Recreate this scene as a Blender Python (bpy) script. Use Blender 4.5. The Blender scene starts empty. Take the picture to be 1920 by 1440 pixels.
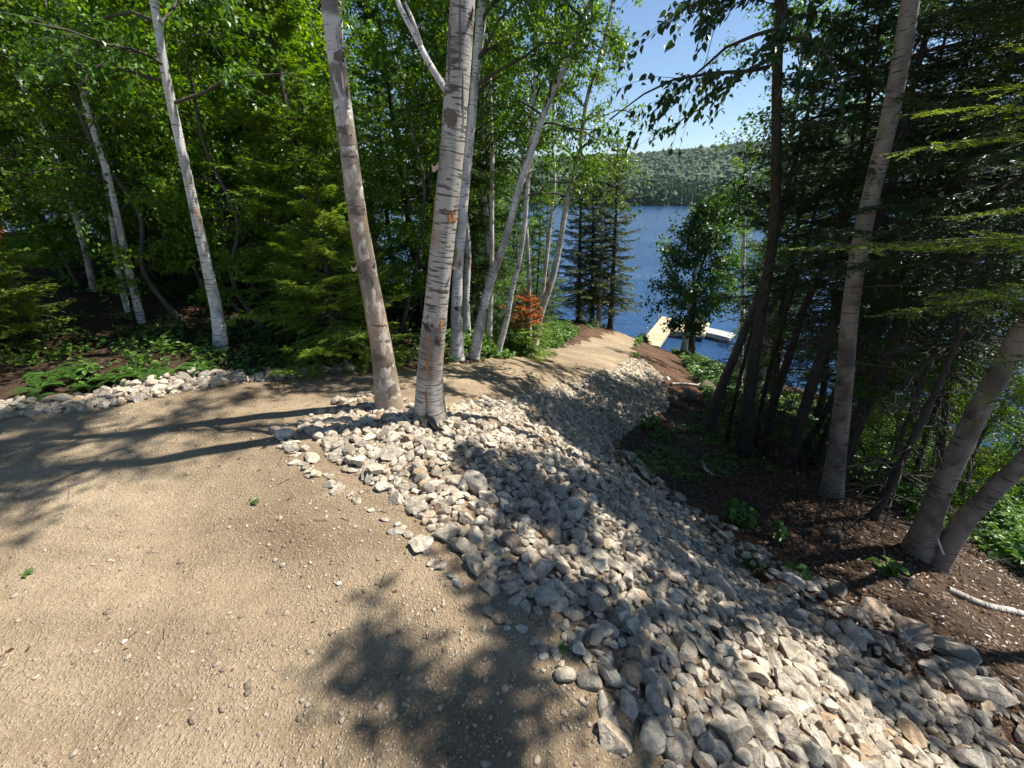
import bpy, bmesh, math, random
import numpy as np
from mathutils import Vector, Matrix
rng = np.random.default_rng(7); random.seed(7)
S = bpy.context.scene; COL = S.collection
R = math.radians
# ------------------------------------------------------------------ camera, sky, sun, exposure
FPX, PITCH, CAMZ = 740.0, R(26.1), 1.6
cam = bpy.data.cameras.new('camera'); co = bpy.data.objects.new('camera', cam); COL.objects.link(co)
co.location = (0, 0, CAMZ); co.rotation_euler = (R(90) - PITCH, 0, 0)
cam.sensor_width = 36; cam.lens = FPX / 1920 * 36; cam.clip_start = .02; cam.clip_end = 8000
S.camera = co
SUN_AZ, SUN_EL = R(74), R(57)          # azimuth: clockwise from the view direction
W = bpy.data.worlds.new('World'); S.world = W; W.use_nodes = True
wn = W.node_tree.nodes; bgn = wn['Background']
sky = wn.new('ShaderNodeTexSky'); sky.sky_type = 'NISHITA'; sky.sun_disc = False
sky.sun_elevation = SUN_EL; sky.sun_rotation = SUN_AZ; sky.air_density = 1.0; sky.dust_density = .1; sky.ozone_density = 4.0
W.node_tree.links.new(sky.outputs[0], bgn.inputs[0]); bgn.inputs[1].default_value = .072
sun = bpy.data.lights.new('sun', 'SUN'); so = bpy.data.objects.new('sun', sun); COL.objects.link(so)
sun.energy = 5.0; sun.angle = R(.5); sun.color = (1, .965, .90)
SD = Vector((math.sin(SUN_AZ) * math.cos(SUN_EL), math.cos(SUN_AZ) * math.cos(SUN_EL), math.sin(SUN_EL)))
so.rotation_euler = (-SD).to_track_quat('-Z', 'Y').to_euler(); so.location = SD * 60
S.view_settings.view_transform = 'Standard'; S.view_settings.look = 'None'
S.view_settings.exposure = 1.0; S.view_settings.gamma = 1; S.view_settings.use_curve_mapping = False
S.cycles.use_adaptive_sampling = True; S.cycles.adaptive_threshold = .03; S.cycles.max_bounces = 5; S.cycles.diffuse_bounces = 3; S.cycles.glossy_bounces = 2
S.cycles.transmission_bounces = 3; S.cycles.transparent_max_bounces = 4
S.cycles.caustics_reflective = False; S.cycles.caustics_refractive = False
S.cycles.sample_clamp_indirect = 4

# ------------------------------------------------------------------ geometry helpers
CP, SP = math.cos(PITCH), math.sin(PITCH)
def ray(px, py):
    u = (px - 960) / FPX; v = (720 - py) / FPX
    return np.array([u, CP + v * SP, -SP + v * CP])
def at(px, py, Y):
    d = ray(px, py); return np.array([0, 0, CAMZ]) + d * (Y / d[1])
def onz(px, py, z):
    d = ray(px, py); return np.array([0, 0, CAMZ]) + d * ((z - CAMZ) / d[2])
def proj(p):
    p = np.asarray(p, float) - np.array([0, 0, CAMZ])
    f = p[..., 1] * CP - p[..., 2] * SP; u = p[..., 1] * SP + p[..., 2] * CP
    f = np.where(np.abs(f) < 1e-6, 1e-6, f)
    return 960 + FPX * p[..., 0] / f, 720 - FPX * u / f, f
def nrm(a): return a / np.maximum(np.linalg.norm(a, axis=-1, keepdims=True), 1e-9)
def _hash(ix, iy, seed):
    h = (ix * 374761393 + iy * 668265263 + seed * 1442695041) & 0xffffffff
    h = ((h ^ (h >> 13)) * 1274126177) & 0xffffffff
    return ((h ^ (h >> 16)) & 0xffff) / 65535.0
def noise(x, y, sc, seed=1, octv=3):
    x = np.asarray(x, float); y = np.asarray(y, float); o = 0; a = 1; tot = 0
    for k in range(octv):
        X = x * sc; Y = y * sc; ix = np.floor(X).astype(np.int64); iy = np.floor(Y).astype(np.int64)
        fx = X - ix; fy = Y - iy; fx = fx * fx * (3 - 2 * fx); fy = fy * fy * (3 - 2 * fy)
        s = seed + 17 * k
        v = (_hash(ix, iy, s) * (1 - fx) + _hash(ix + 1, iy, s) * fx) * (1 - fy) + (_hash(ix, iy + 1, s) * (1 - fx) + _hash(ix + 1, iy + 1, s) * fx) * fy
        o = o + a * (v * 2 - 1); tot += a; a *= .5; sc *= 2.03
    return o / tot
def inpoly(x, y, P):
    x = np.asarray(x); y = np.asarray(y); c = np.zeros(x.shape, bool); n = len(P); j = n - 1
    for i in range(n):
        xi, yi = P[i][0], P[i][1]; xj, yj = P[j][0], P[j][1]
        if yi != yj:
            c ^= ((yi > y) != (yj > y)) & (x < (xj - xi) * (y - yi) / (yj - yi) + xi)
        j = i
    return c

class MB:                                   # collects vertex / face arrays, builds ONE mesh
    def __init__(s): s.v = []; s.f = []; s.m = []; s.uv = []; s.n = 0
    def add(s, V, F, mi=0, uv=None):
        V = np.asarray(V, float).reshape(-1, 3); F = np.asarray(F, np.int64)
        if len(V) == 0 or len(F) == 0: return s
        s.v.append(V); s.f.append(F + s.n); s.m.append(np.full(len(F), mi, np.int32)); s.n += len(V)
        s.uv.append(np.zeros((len(V), 2)) if uv is None else np.asarray(uv, float)); return s
    def mesh(s, name, mats, smooth=True, origin=None):
        V = np.concatenate(s.v); UV = np.concatenate(s.uv)
        if origin is not None: V = V - np.asarray(origin)
        me = bpy.data.meshes.new(name)
        loops = np.concatenate([f.ravel() for f in s.f]).astype(np.int32)
        tot = np.concatenate([np.full(len(f), f.shape[1], np.int32) for f in s.f])
        st = np.zeros(len(tot), np.int32); st[1:] = np.cumsum(tot)[:-1]
        me.vertices.add(len(V)); me.vertices.foreach_set('co', V.astype(np.float32).ravel())
        me.loops.add(len(loops)); me.loops.foreach_set('vertex_index', loops)
        me.polygons.add(len(tot)); me.polygons.foreach_set('loop_start', st); me.polygons.foreach_set('loop_total', tot)
        me.polygons.foreach_set('material_index', np.concatenate(s.m))
        me.polygons.foreach_set('use_smooth', np.full(len(tot), smooth))
        ul = me.uv_layers.new(name='uv'); ul.data.foreach_set('uv', UV[loops].astype(np.float32).ravel())
        for m in (mats if isinstance(mats, (list, tuple)) else [mats]): me.materials.append(m)
        me.update(calc_edges=True); me.validate(); return me
    def build(s, name, mats, parent=None, smooth=True, origin=None, loc=None):
        o = bpy.data.objects.new(name, s.mesh(name, mats, smooth, origin)); COL.objects.link(o)
        if parent is not None: o.parent = parent
        if loc is not None: o.location = loc
        return o
def tag(o, label=None, cat=None, group=None, kind=None):
    if label: o['label'] = label
    if cat: o['category'] = cat
    if group: o['group'] = group
    if kind: o['kind'] = kind
    return o
def empty(name, loc): 
    o = bpy.data.objects.new(name, None); COL.objects.link(o); o.location = loc; o.empty_display_size = .1; return o
def tree_copy(src, loc, rz, sc=1.0, tilt=(0, 0), label=None, group=None):
    c = src.copy(); COL.objects.link(c); c.location = loc; c.rotation_euler = (tilt[0], tilt[1], rz); c.scale = (sc, sc, sc)
    if label: c['label'] = label
    if group: c['group'] = group
    for ch in list(src.children):
        d = ch.copy(); COL.objects.link(d); d.parent = c
    return c

def smoothpath(P, n=None):
    P = np.asarray(P, float); m = len(P)
    if m < 3: 
        t = np.linspace(0, 1, n or 6)[:, None]; return P[0] + (P[-1] - P[0]) * t
    d = np.r_[0, np.cumsum(np.linalg.norm(np.diff(P, axis=0), axis=1))]
    q = np.linspace(0, d[-1], n or m * 4); out = []
    T = np.gradient(P, d, axis=0)
    for s in q:
        i = min(max(np.searchsorted(d, s) - 1, 0), m - 2); h = d[i + 1] - d[i]; t = (s - d[i]) / h
        a = 2 * t**3 - 3 * t**2 + 1; b = t**3 - 2 * t**2 + t; c = -2 * t**3 + 3 * t**2; e = t**3 - t**2
        out.append(a * P[i] + b * h * T[i] + c * P[i + 1] + e * h * T[i + 1])
    return np.array(out)
def tube(mb, P, rad, k=10, mi=0, lump=0.0, cap=True, v0=0.0):
    P = np.asarray(P, float); n = len(P); rad = np.broadcast_to(np.asarray(rad, float), (n,))
    T = nrm(np.gradient(P, axis=0)); ref = np.array([1., 0, 0]) if abs(T[0][0]) < .8 else np.array([0, 1., 0])
    A = nrm(ref - T * (T @ ref)[:, None]); B = np.cross(T, A)
    L = np.r_[0, np.cumsum(np.linalg.norm(np.diff(P, axis=0), axis=1))] + v0
    th = np.linspace(0, 2 * math.pi, k + 1)
    rr = rad[:, None] * np.ones((n, k + 1))
    if lump:
        q = noise(np.cos(th)[None] * 1.5 + L[:, None] * 1.3, np.sin(th)[None] * 1.5 + L[:, None] * 3.1, 1.6, 5)
        rr = rr * (1 + lump * q)
        rr[:, -1] = rr[:, 0]
    V = P[:, None] + rr[..., None] * (np.cos(th)[None, :, None] * A[:, None] + np.sin(th)[None, :, None] * B[:, None])
    uv = np.stack(np.broadcast_arrays(th[None] * rad.mean(), L[:, None]), -1)
    i = np.arange(n - 1)[:, None] * (k + 1); j = np.arange(k)[None]
    F = np.stack([i + j, i + j + 1, i + j + k + 2, i + j + k + 1], -1).reshape(-1, 4)
    mb.add(V.reshape(-1, 3), F, mi, uv.reshape(-1, 2))
    if cap:
        for e, flip in ((0, 1), (n - 1, 0)):
            c = P[e]; ring = V[e, :k]
            idx = np.arange(k); F2 = np.stack([np.full(k, k), idx, (idx + 1) % k], -1)
            if flip: F2 = F2[:, ::-1]
            mb.add(np.vstack([ring, c]), F2, mi)
def prisms(mb, A, B, ra, rb, mi=0, k=3):
    A = np.asarray(A, float).reshape(-1, 3); B = np.asarray(B, float).reshape(-1, 3); m = len(A)
    if m == 0: return
    ra = np.broadcast_to(ra, (m,)); rb = np.broadcast_to(rb, (m,))
    T = nrm(B - A); ref = np.where(np.abs(T[:, 2:3]) < .9, np.array([[0, 0, 1.]]), np.array([[1., 0, 0]]))
    U = nrm(np.cross(T, ref)); Wv = np.cross(T, U)
    th = np.arange(k) * 2 * math.pi / k
    off = np.cos(th)[None, :, None] * U[:, None] + np.sin(th)[None, :, None] * Wv[:, None]
    V = np.concatenate([A[:, None] + off * ra[:, None, None], B[:, None] + off * rb[:, None, None]], 1)
    j = np.arange(k); f = np.stack([j, (j + 1) % k, (j + 1) % k + k, j + k], -1)
    F = (np.arange(m)[:, None, None] * 2 * k + f[None]).reshape(-1, 4)
    mb.add(V.reshape(-1, 3), F, mi)
def polyprisms(mb, Q, r0, r1, mi=0, k=3):          # Q (m, n, 3) polylines
    m, n, _ = Q.shape; r0 = np.broadcast_to(r0, (m,)); r1 = np.broadcast_to(r1, (m,))
    for i in range(n - 1):
        a = i / (n - 1); b = (i + 1) / (n - 1)
        prisms(mb, Q[:, i], Q[:, i + 1], r0 * (1 - a) + r1 * a, r0 * (1 - b) + r1 * b, mi, k)
def kites(mb, P, D, N, L, Wd, mi=0, fold=.12, mid=.42):
    P = np.asarray(P, float); m = len(P)
    if m == 0: return
    D = nrm(D); Sx = nrm(np.cross(D, N)); N2 = np.cross(Sx, D)
    L = np.broadcast_to(L, (m,))[:, None]; Wd = np.broadcast_to(Wd, (m,))[:, None]
    c = P + D * L * mid + N2 * Wd * fold
    V = np.stack([P, c + Sx * Wd * .5, P + D * L - N2 * L * .08, c - Sx * Wd * .5], 1)
    F = np.arange(m * 4).reshape(m, 4)
    mb.add(V.reshape(-1, 3), F, mi)
def leaves6(mb, P, D, N, L, Wd, mi=0):              # ovate leaves with a folded midrib, for foliage close by
    P = np.asarray(P, float); m = len(P)
    if m == 0: return
    D = nrm(D); Sx = nrm(np.cross(D, N)); N2 = np.cross(Sx, D)
    L = np.broadcast_to(L, (m,))[:, None]; Wd = np.broadcast_to(Wd, (m,))[:, None]
    a = P + D * L * .22; b = P + D * L * .55; t = P + D * L - N2 * L * .18
    V = np.stack([P, a + Sx * Wd * .42 + N2 * Wd * .1, b + Sx * Wd * .46 + N2 * Wd * .08, t, b - Sx * Wd * .46 + N2 * Wd * .08, a - Sx * Wd * .42 + N2 * Wd * .1], 1)
    F = (np.arange(m)[:, None, None] * 6 + np.array([[0, 1, 2, 3], [0, 3, 4, 5]])[None]).reshape(-1, 4)
    mb.add(V.reshape(-1, 3), F, mi)

# ------------------------------------------------------------------ materials
def newmat(name):
    m = bpy.data.materials.new(name); m.use_nodes = True; nt = m.node_tree
    return m, nt, nt.nodes, nt.links, nt.nodes['Principled BSDF']
def ramp(n, stops, interp='LINEAR'):
    r = n.new('ShaderNodeValToRGB'); r.color_ramp.interpolation = interp; e = r.color_ramp.elements
    while len(e) > 1: e.remove(e[-1])
    e[0].position = stops[0][0]; e[0].color = (*stops[0][1], 1)
    for p, c in stops[1:]:
        k = e.new(p); k.color = (*c, 1)
    return r
def mixc(n, l, fac, a, b, mode='MIX'):
    x = n.new('ShaderNodeMix'); x.data_type = 'RGBA'; x.blend_type = mode
    for s, v in ((x.inputs[0], fac), (x.inputs[6], a), (x.inputs[7], b)):
        if hasattr(v, 'is_linked') or hasattr(v, 'links'): l.new(v, s)
        elif isinstance(v, (int, float)): s.default_value = v
        else: s.default_value = (*v, 1)
    return x.outputs[2]
def tex(n, l, co, scale, detail=4, rough=.6, dist=0):
    t = n.new('ShaderNodeTexNoise'); t.inputs['Scale'].default_value = scale; t.inputs['Detail'].default_value = detail
    t.inputs['Roughness'].default_value = rough; t.inputs['Distortion'].default_value = dist
    if co is not None: l.new(co, t.inputs['Vector'])
    return t
def mapping(n, l, co, sc):
    m = n.new('ShaderNodeMapping'); m.inputs['Scale'].default_value = sc; l.new(co, m.inputs['Vector']); return m.outputs[0]
def bump(n, l, h, b, st=.4, d=.02):
    x = n.new('ShaderNodeBump'); x.inputs['Strength'].default_value = st; x.inputs['Distance'].default_value = d
    l.new(h, x.inputs['Height']); l.new(x.outputs[0], b.inputs['Normal']); return x

def leafmat(name, c0, c1, c2, trans=.38, rough=.5, tcol=1.35, nsc=1.3):
    m, nt, n, l, b = newmat(name)
    g = n.new('ShaderNodeNewGeometry'); tc = n.new('ShaderNodeTexCoord')
    r = ramp(n, [(0, c0), (.5, c1), (1, c2)]); 
    t = tex(n, l, tc.outputs['Object'], nsc, 2)
    oi = n.new('ShaderNodeObjectInfo')
    a = n.new('ShaderNodeMath'); a.operation = 'MULTIPLY_ADD'; l.new(g.outputs['Random Per Island'], a.inputs[0]); a.inputs[1].default_value = .55
    a2 = n.new('ShaderNodeMath'); a2.operation = 'MULTIPLY'; l.new(t.outputs[0], a2.inputs[0]); a2.inputs[1].default_value = .5
    l.new(a2.outputs[0], a.inputs[2]); 
    a3 = n.new('ShaderNodeMath'); a3.operation = 'MULTIPLY_ADD'; l.new(oi.outputs['Random'], a3.inputs[0]); a3.inputs[1].default_value = .3; l.new(a.outputs[0], a3.inputs[2])
    a4 = n.new('ShaderNodeMath'); a4.operation = 'SUBTRACT'; l.new(a3.outputs[0], a4.inputs[0]); a4.inputs[1].default_value = .15
    l.new(a4.outputs[0], r.inputs[0]); l.new(r.outputs[0], b.inputs['Base Color'])
    b.inputs['Roughness'].default_value = rough - .1; b.inputs['Specular IOR Level'].default_value = .5
    tr = n.new('ShaderNodeBsdfTranslucent'); 
    hs = n.new('ShaderNodeHueSaturation'); hs.inputs['Hue'].default_value = .485; hs.inputs['Saturation'].default_value = 1.1; hs.inputs['Value'].default_value = tcol
    l.new(r.outputs[0], hs.inputs['Color']); l.new(hs.outputs[0], tr.inputs['Color'])
    mx = n.new('ShaderNodeMixShader'); mx.inputs[0].default_value = trans
    l.new(b.outputs[0], mx.inputs[1]); l.new(tr.outputs[0], mx.inputs[2]); l.new(mx.outputs[0], n['Material Output'].inputs[0])
    return m
M = {}
M['leaf'] = leafmat('birch_leaf', (.045, .115, .014), (.085, .19, .024), (.17, .29, .035), .46)
M['leaf_maple'] = leafmat('maple_leaf', (.065, .15, .012), (.13, .25, .02), (.24, .37, .03), .5)
M['leaf_dark'] = leafmat('shaded_leaf', (.018, .05, .01), (.03, .075, .013), (.06, .12, .02), .25)  # darker leaf copy, backlit shade put into its colour
M['needle'] = leafmat('fir_needle', (.03, .085, .014), (.065, .15, .02), (.15, .26, .035), .28)
M['needle_lit'] = leafmat('sunlit_fir_needle', (.08, .17, .018), (.15, .27, .025), (.25, .38, .045), .4)  # brighter copy of the fir needle, sunlight painted into its colour
M['needle_lime'] = leafmat('sunlit_lime_needle', (.12, .21, .018), (.21, .32, .03), (.32, .42, .05), .4)  # lime needles with the brightness of sunlit tips put into the colour
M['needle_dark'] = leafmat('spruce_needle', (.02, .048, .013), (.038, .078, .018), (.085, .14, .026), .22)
M['needle_shore'] = leafmat('shore_spruce_needle', (.05, .075, .02), (.09, .12, .03), (.15, .18, .045), .3)
M['needle_dead'] = leafmat('dead_needle', (.36, .10, .012), (.55, .19, .02), (.62, .28, .04), .25, .6, 1.0)
M['fern'] = leafmat('fern_frond', (.03, .08, .012), (.055, .13, .02), (.11, .20, .03), .35)
M['under'] = leafmat('undergrowth_leaf', (.035, .09, .012), (.08, .17, .022), (.16, .27, .035), .4)
M['litter'] = leafmat('leaf_litter', (.07, .034, .016), (.13, .066, .032), (.20, .125, .068), .1)

def birchmat(name, white, grey, tan, peel, lent=.5, line=.45):
    m, nt, n, l, b = newmat(name); uv = n.new('ShaderNodeUVMap'); u = uv.outputs[0]; tc = n.new('ShaderNodeTexCoord'); ob = tc.outputs['Object']
    big = tex(n, l, mapping(n, l, u, (2.5, 1.2, 1)), 1.5, 3)
    r1 = ramp(n, [(.38, grey), (.5, white), (.62, white), (.72, tan)]); l.new(big.outputs[0], r1.inputs[0])
    lt = tex(n, l, mapping(n, l, u, (9, 60, 1)), 1, 2, .5)                     # lenticels: short horizontal dashes
    r2 = ramp(n, [(lent + .07, (0, 0, 0)), (lent + .12, (1, 1, 1))]); l.new(lt.outputs[0], r2.inputs[0])
    c = mixc(n, l, r2.outputs[0], r1.outputs[0], tuple(x * .36 for x in tan))
    pt = tex(n, l, mapping(n, l, u, (5, 3.2, 1)), 1, 5, .65, .4)                 # dark branch scars and cracks
    r3 = ramp(n, [(.60, (0, 0, 0)), (.65, (1, 1, 1))]); l.new(pt.outputs[0], r3.inputs[0])
    c = mixc(n, l, r3.outputs[0], c, (.035, .028, .022))
    pl = tex(n, l, mapping(n, l, u, (3.5, 1.1, 1)), 1.7, 4, .6, .3)
    r4 = ramp(n, [(.60, (0, 0, 0)), (.66, (.8, .8, .8))]); l.new(pl.outputs[0], r4.inputs[0])
    c = mixc(n, l, r4.outputs[0], c, peel)
    fn = tex(n, l, mapping(n, l, u, (40, 160, 1)), 1, 3)
    c = mixc(n, l, .35, c, fn.outputs[0], 'OVERLAY')
    l.new(c, b.inputs['Base Color']); b.inputs['Roughness'].default_value = .6; b.inputs['Specular IOR Level'].default_value = .3
    ad = n.new('ShaderNodeMath'); ad.operation = 'ADD'; l.new(fn.outputs[0], ad.inputs[0]); l.new(pt.outputs[0], ad.inputs[1])
    bump(n, l, ad.outputs[0], b, .5, .008)
    return m
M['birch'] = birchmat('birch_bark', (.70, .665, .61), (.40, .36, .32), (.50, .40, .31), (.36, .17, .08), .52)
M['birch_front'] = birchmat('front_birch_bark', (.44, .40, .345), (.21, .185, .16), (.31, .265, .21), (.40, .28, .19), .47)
M['birch_dim'] = birchmat('shaded_birch_bark', (.24, .205, .165), (.10, .082, .066), (.155, .12, .087), (.12, .07, .04), .53)  # grey-brown bark, darkened further so the right trunks look shaded
def barkmat(name, c0, c1, c2):
    m, nt, n, l, b = newmat(name); tc = n.new('ShaderNodeTexCoord'); uv = n.new('ShaderNodeUVMap')
    t = tex(n, l, mapping(n, l, uv.outputs[0], (26, 9, 1)), 1, 5, .7, .5); t2 = tex(n, l, tc.outputs['Object'], 4, 3)
    r = ramp(n, [(.3, c0), (.52, c1), (.75, c2)]); l.new(t.outputs[0], r.inputs[0])
    c = mixc(n, l, t2.outputs[0], r.outputs[0], c0); l.new(c, b.inputs['Base Color']); b.inputs['Roughness'].default_value = .85
    bump(n, l, t.outputs[0], b, .8, .015); return m
M['bark'] = barkmat('spruce_bark', (.03, .022, .016), (.085, .064, .046), (.17, .14, .11))
M['bark_grey'] = barkmat('grey_bark', (.07, .06, .05), (.15, .13, .11), (.26, .24, .20))
M['twig'] = barkmat('twig_bark', (.05, .04, .03), (.10, .08, .06), (.16, .13, .10))
M['twig_pale'] = barkmat('pale_twig_bark', (.25, .22, .19), (.42, .38, .34), (.55, .52, .48))

def earthmat(name, cols, spk, bs=.6, bd=.02, sc=1.0, dirt=None):
    m, nt, n, l, b = newmat(name); tc = n.new('ShaderNodeTexCoord'); o = tc.outputs['Object']
    t1 = tex(n, l, o, .9 * sc, 4, .6); t2 = tex(n, l, o, 9 * sc, 6, .7); t3 = tex(n, l, o, 70 * sc, 4, .7)
    r = ramp(n, [(.3, cols[0]), (.5, cols[1]), (.7, cols[2])])
    mx = n.new('ShaderNodeMath'); mx.operation = 'MULTIPLY_ADD'; l.new(t2.outputs[0], mx.inputs[0]); mx.inputs[1].default_value = .5
    h = n.new('ShaderNodeMath'); h.operation = 'MULTIPLY'; l.new(t1.outputs[0], h.inputs[0]); h.inputs[1].default_value = .5
    l.new(h.outputs[0], mx.inputs[2]); l.new(mx.outputs[0], r.inputs[0])
    v = n.new('ShaderNodeTexVoronoi'); v.inputs['Scale'].default_value = 95 * sc; l.new(o, v.inputs['Vector'])
    rv = ramp(n, [(.0, (1, 1, 1)), (.55, (0, 0, 0))]); l.new(v.outputs['Distance'], rv.inputs[0])
    sep = n.new('ShaderNodeSeparateColor'); l.new(v.outputs['Color'], sep.inputs[0])
    gt = n.new('ShaderNodeMath'); gt.operation = 'GREATER_THAN'; l.new(sep.outputs[0], gt.inputs[0]); gt.inputs[1].default_value = .62
    mu = n.new('ShaderNodeMath'); mu.operation = 'MULTIPLY'; l.new(gt.outputs[0], mu.inputs[0]); l.new(rv.outputs[0], mu.inputs[1])
    tb_ = tex(n, l, o, .45 * sc, 3, .55, .8); rb_ = ramp(n, [(.35, (.36, .34, .33)), (.62, (.58, .58, .57))]); l.new(tb_.outputs[0], rb_.inputs[0]); rr_ = mixc(n, l, .7, r.outputs[0], rb_.outputs[0], 'OVERLAY')
    if name == 'packed_gravel':                     # wheel and foot worn lanes running with the drive
        mp = n.new('ShaderNodeMapping'); mp.inputs['Rotation'].default_value = (0, 0, R(-34)); mp.inputs['Scale'].default_value = (.45, 2.6, 1); l.new(o, mp.inputs['Vector'])
        tt = tex(n, l, mp.outputs[0], 1.1, 5, .6, .5); rt = ramp(n, [(.36, (.38, .37, .36)), (.5, (.5, .5, .5)), (.64, (.62, .62, .61))]); l.new(tt.outputs[0], rt.inputs[0]); rr_ = mixc(n, l, .75, rr_, rt.outputs[0], 'OVERLAY')
    c = mixc(n, l, mu.outputs[0], rr_, spk)
    c = mixc(n, l, .5, c, t3.outputs[0], 'OVERLAY')
    l.new(c, b.inputs['Base Color']); b.inputs['Roughness'].default_value = .92; b.inputs['Specular IOR Level'].default_value = .15
    ad = n.new('ShaderNodeMath'); ad.operation = 'ADD'; l.new(t3.outputs[0], ad.inputs[0]); l.new(t2.outputs[0], ad.inputs[1])
    ad2 = n.new('ShaderNodeMath'); ad2.operation = 'MULTIPLY_ADD'; l.new(mu.outputs[0], ad2.inputs[0]); ad2.inputs[1].default_value = .5; l.new(ad.outputs[0], ad2.inputs[2])
    bump(n, l, ad2.outputs[0], b, bs, bd); return m
M['road'] = earthmat('packed_gravel', [(.21, .150, .094), (.30, .226, .144), (.385, .30, .20)], (.45, .375, .28), .8, .025)
M['bank'] = earthmat('bank_soil', [(.16, .11, .07), (.24, .175, .115), (.32, .25, .17)], (.38, .33, .26))
M['dirt'] = earthmat('brown_dirt', [(.085, .045, .026), (.15, .082, .047), (.23, .14, .085)], (.28, .21, .15), 1.0, .05)
M['floor'] = earthmat('forest_soil', [(.028, .018, .011), (.055, .034, .02), (.10, .062, .038)], (.14, .10, .06))

def stonemat(name, dark=None):
    m, nt, n, l, b = newmat(name)
    g = n.new('ShaderNodeNewGeometry'); o = g.outputs['Position']; oi = n.new('ShaderNodeObjectInfo')
    a = n.new('ShaderNodeMath'); a.operation = 'ADD'; l.new(g.outputs['Random Per Island'], a.inputs[0]); l.new(oi.outputs['Random'], a.inputs[1])
    f = n.new('ShaderNodeMath'); f.operation = 'FRACT'; l.new(a.outputs[0], f.inputs[0])
    r = ramp(n, [(0, (.19, .16, .125)), (.12, (.37, .31, .235)), (.3, (.51, .435, .33)), (.45, (.35, .295, .225)), (.6, (.57, .495, .385)), (.72, (.28, .24, .19)), (.84, (.60, .53, .42)), (.93, (.42, .29, .175)), (1, (.25, .21, .165))])
    l.new(f.outputs[0], r.inputs[0])
    if dark: r = ramp(n, dark); l.new(f.outputs[0], r.inputs[0])
    t1 = tex(n, l, o, 16, 5, .65, 1.6); t2 = tex(n, l, o, 60, 5, .7); t3 = tex(n, l, o, 160, 3, .7)
    r1 = ramp(n, [(.33, (.28, .28, .28)), (.5, (.5, .5, .5)), (.68, (.74, .71, .66))]); l.new(t1.outputs[0], r1.inputs[0])
    c = mixc(n, l, .8, r.outputs[0], r1.outputs[0], 'OVERLAY')
    r2 = ramp(n, [(.3, (.36, .36, .36)), (.7, (.64, .64, .64))]); l.new(t2.outputs[0], r2.inputs[0])
    c = mixc(n, l, .6, c, r2.outputs[0], 'OVERLAY')
    l.new(c, b.inputs['Base Color']); b.inputs['Roughness'].default_value = .8; b.inputs['Specular IOR Level'].default_value = .3
    ad = n.new('ShaderNodeMath'); ad.operation = 'ADD'; l.new(t2.outputs[0], ad.inputs[0]); l.new(t1.outputs[0], ad.inputs[1])
    bump(n, l, ad.outputs[0], b, .8, .018); return m
M['stone'] = stonemat('field_stone')
M['gravel'] = stonemat('road_gravel', [(0, (.22, .165, .115)), (.5, (.36, .285, .205)), (.9, (.46, .385, .29)), (1, (.56, .49, .39))])
def plain(name, c, rough=.6, var=.3, sc=8):
    m, nt, n, l, b = newmat(name); tc = n.new('ShaderNodeTexCoord'); t = tex(n, l, tc.outputs['Object'], sc, 4)
    k = mixc(n, l, t.outputs[0], tuple(x * (1 - var) for x in c), tuple(min(1, x * (1 + var)) for x in c)); l.new(k, b.inputs['Base Color'])
    b.inputs['Roughness'].default_value = rough; bump(n, l, t.outputs[0], b, .3, .01); return m
M['plastic'] = plain('black_plastic', (.012, .012, .013), .35, .3, 20)
M['wound'] = plain('orange_inner_bark', (.38, .15, .045), .75, .75, 60)
def plankmat(name, c0, c1):
    m, nt, n, l, b = newmat(name); g = n.new('ShaderNodeNewGeometry'); tc = n.new('ShaderNodeTexCoord'); t = tex(n, l, tc.outputs['Object'], 7, 5)
    r = ramp(n, [(0, c0), (1, c1)]); l.new(g.outputs['Random Per Island'], r.inputs[0]); c = mixc(n, l, .6, r.outputs[0], t.outputs[0], 'OVERLAY'); l.new(c, b.inputs['Base Color']); b.inputs['Roughness'].default_value = .75; return m
M['deck'] = plankmat('new_lumber', (.40, .30, .165), (.60, .47, .28))
M['alu'] = plankmat('weathered_dock_grey', (.34, .32, .285), (.48, .46, .415))
def watermat():
    m, nt, n, l, b = newmat('lake_water'); tc = n.new('ShaderNodeTexCoord'); o = tc.outputs['Object']
    b.inputs['Base Color'].default_value = (.014, .045, .11, 1); b.inputs['Roughness'].default_value = .18; b.inputs['IOR'].default_value = 1.33
    t = tex(n, l, mapping(n, l, o, (1, 1.7, 1)), 1.1, 4, .6, .3); t2 = tex(n, l, mapping(n, l, o, (.25, .4, 1)), 1, 2)
    a = n.new('ShaderNodeMath'); a.operation = 'ADD'; l.new(t.outputs[0], a.inputs[0]); l.new(t2.outputs[0], a.inputs[1])
    st = tex(n, l, mapping(n, l, o, (.012, .06, 1)), 1, 4, .6, .6); rs_ = ramp(n, [(.38, (.25, .25, .25)), (.6, (1, 1, 1))]); l.new(st.outputs[0], rs_.inputs[0]); bp = bump(n, l, a.outputs[0], b, .75, .16); ms = n.new('ShaderNodeMath'); ms.operation = 'MULTIPLY'; l.new(rs_.outputs[0], ms.inputs[0]); ms.inputs[1].default_value = .8; l.new(ms.outputs[0], bp.inputs['Strength']); return m
M['water'] = watermat()

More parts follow.
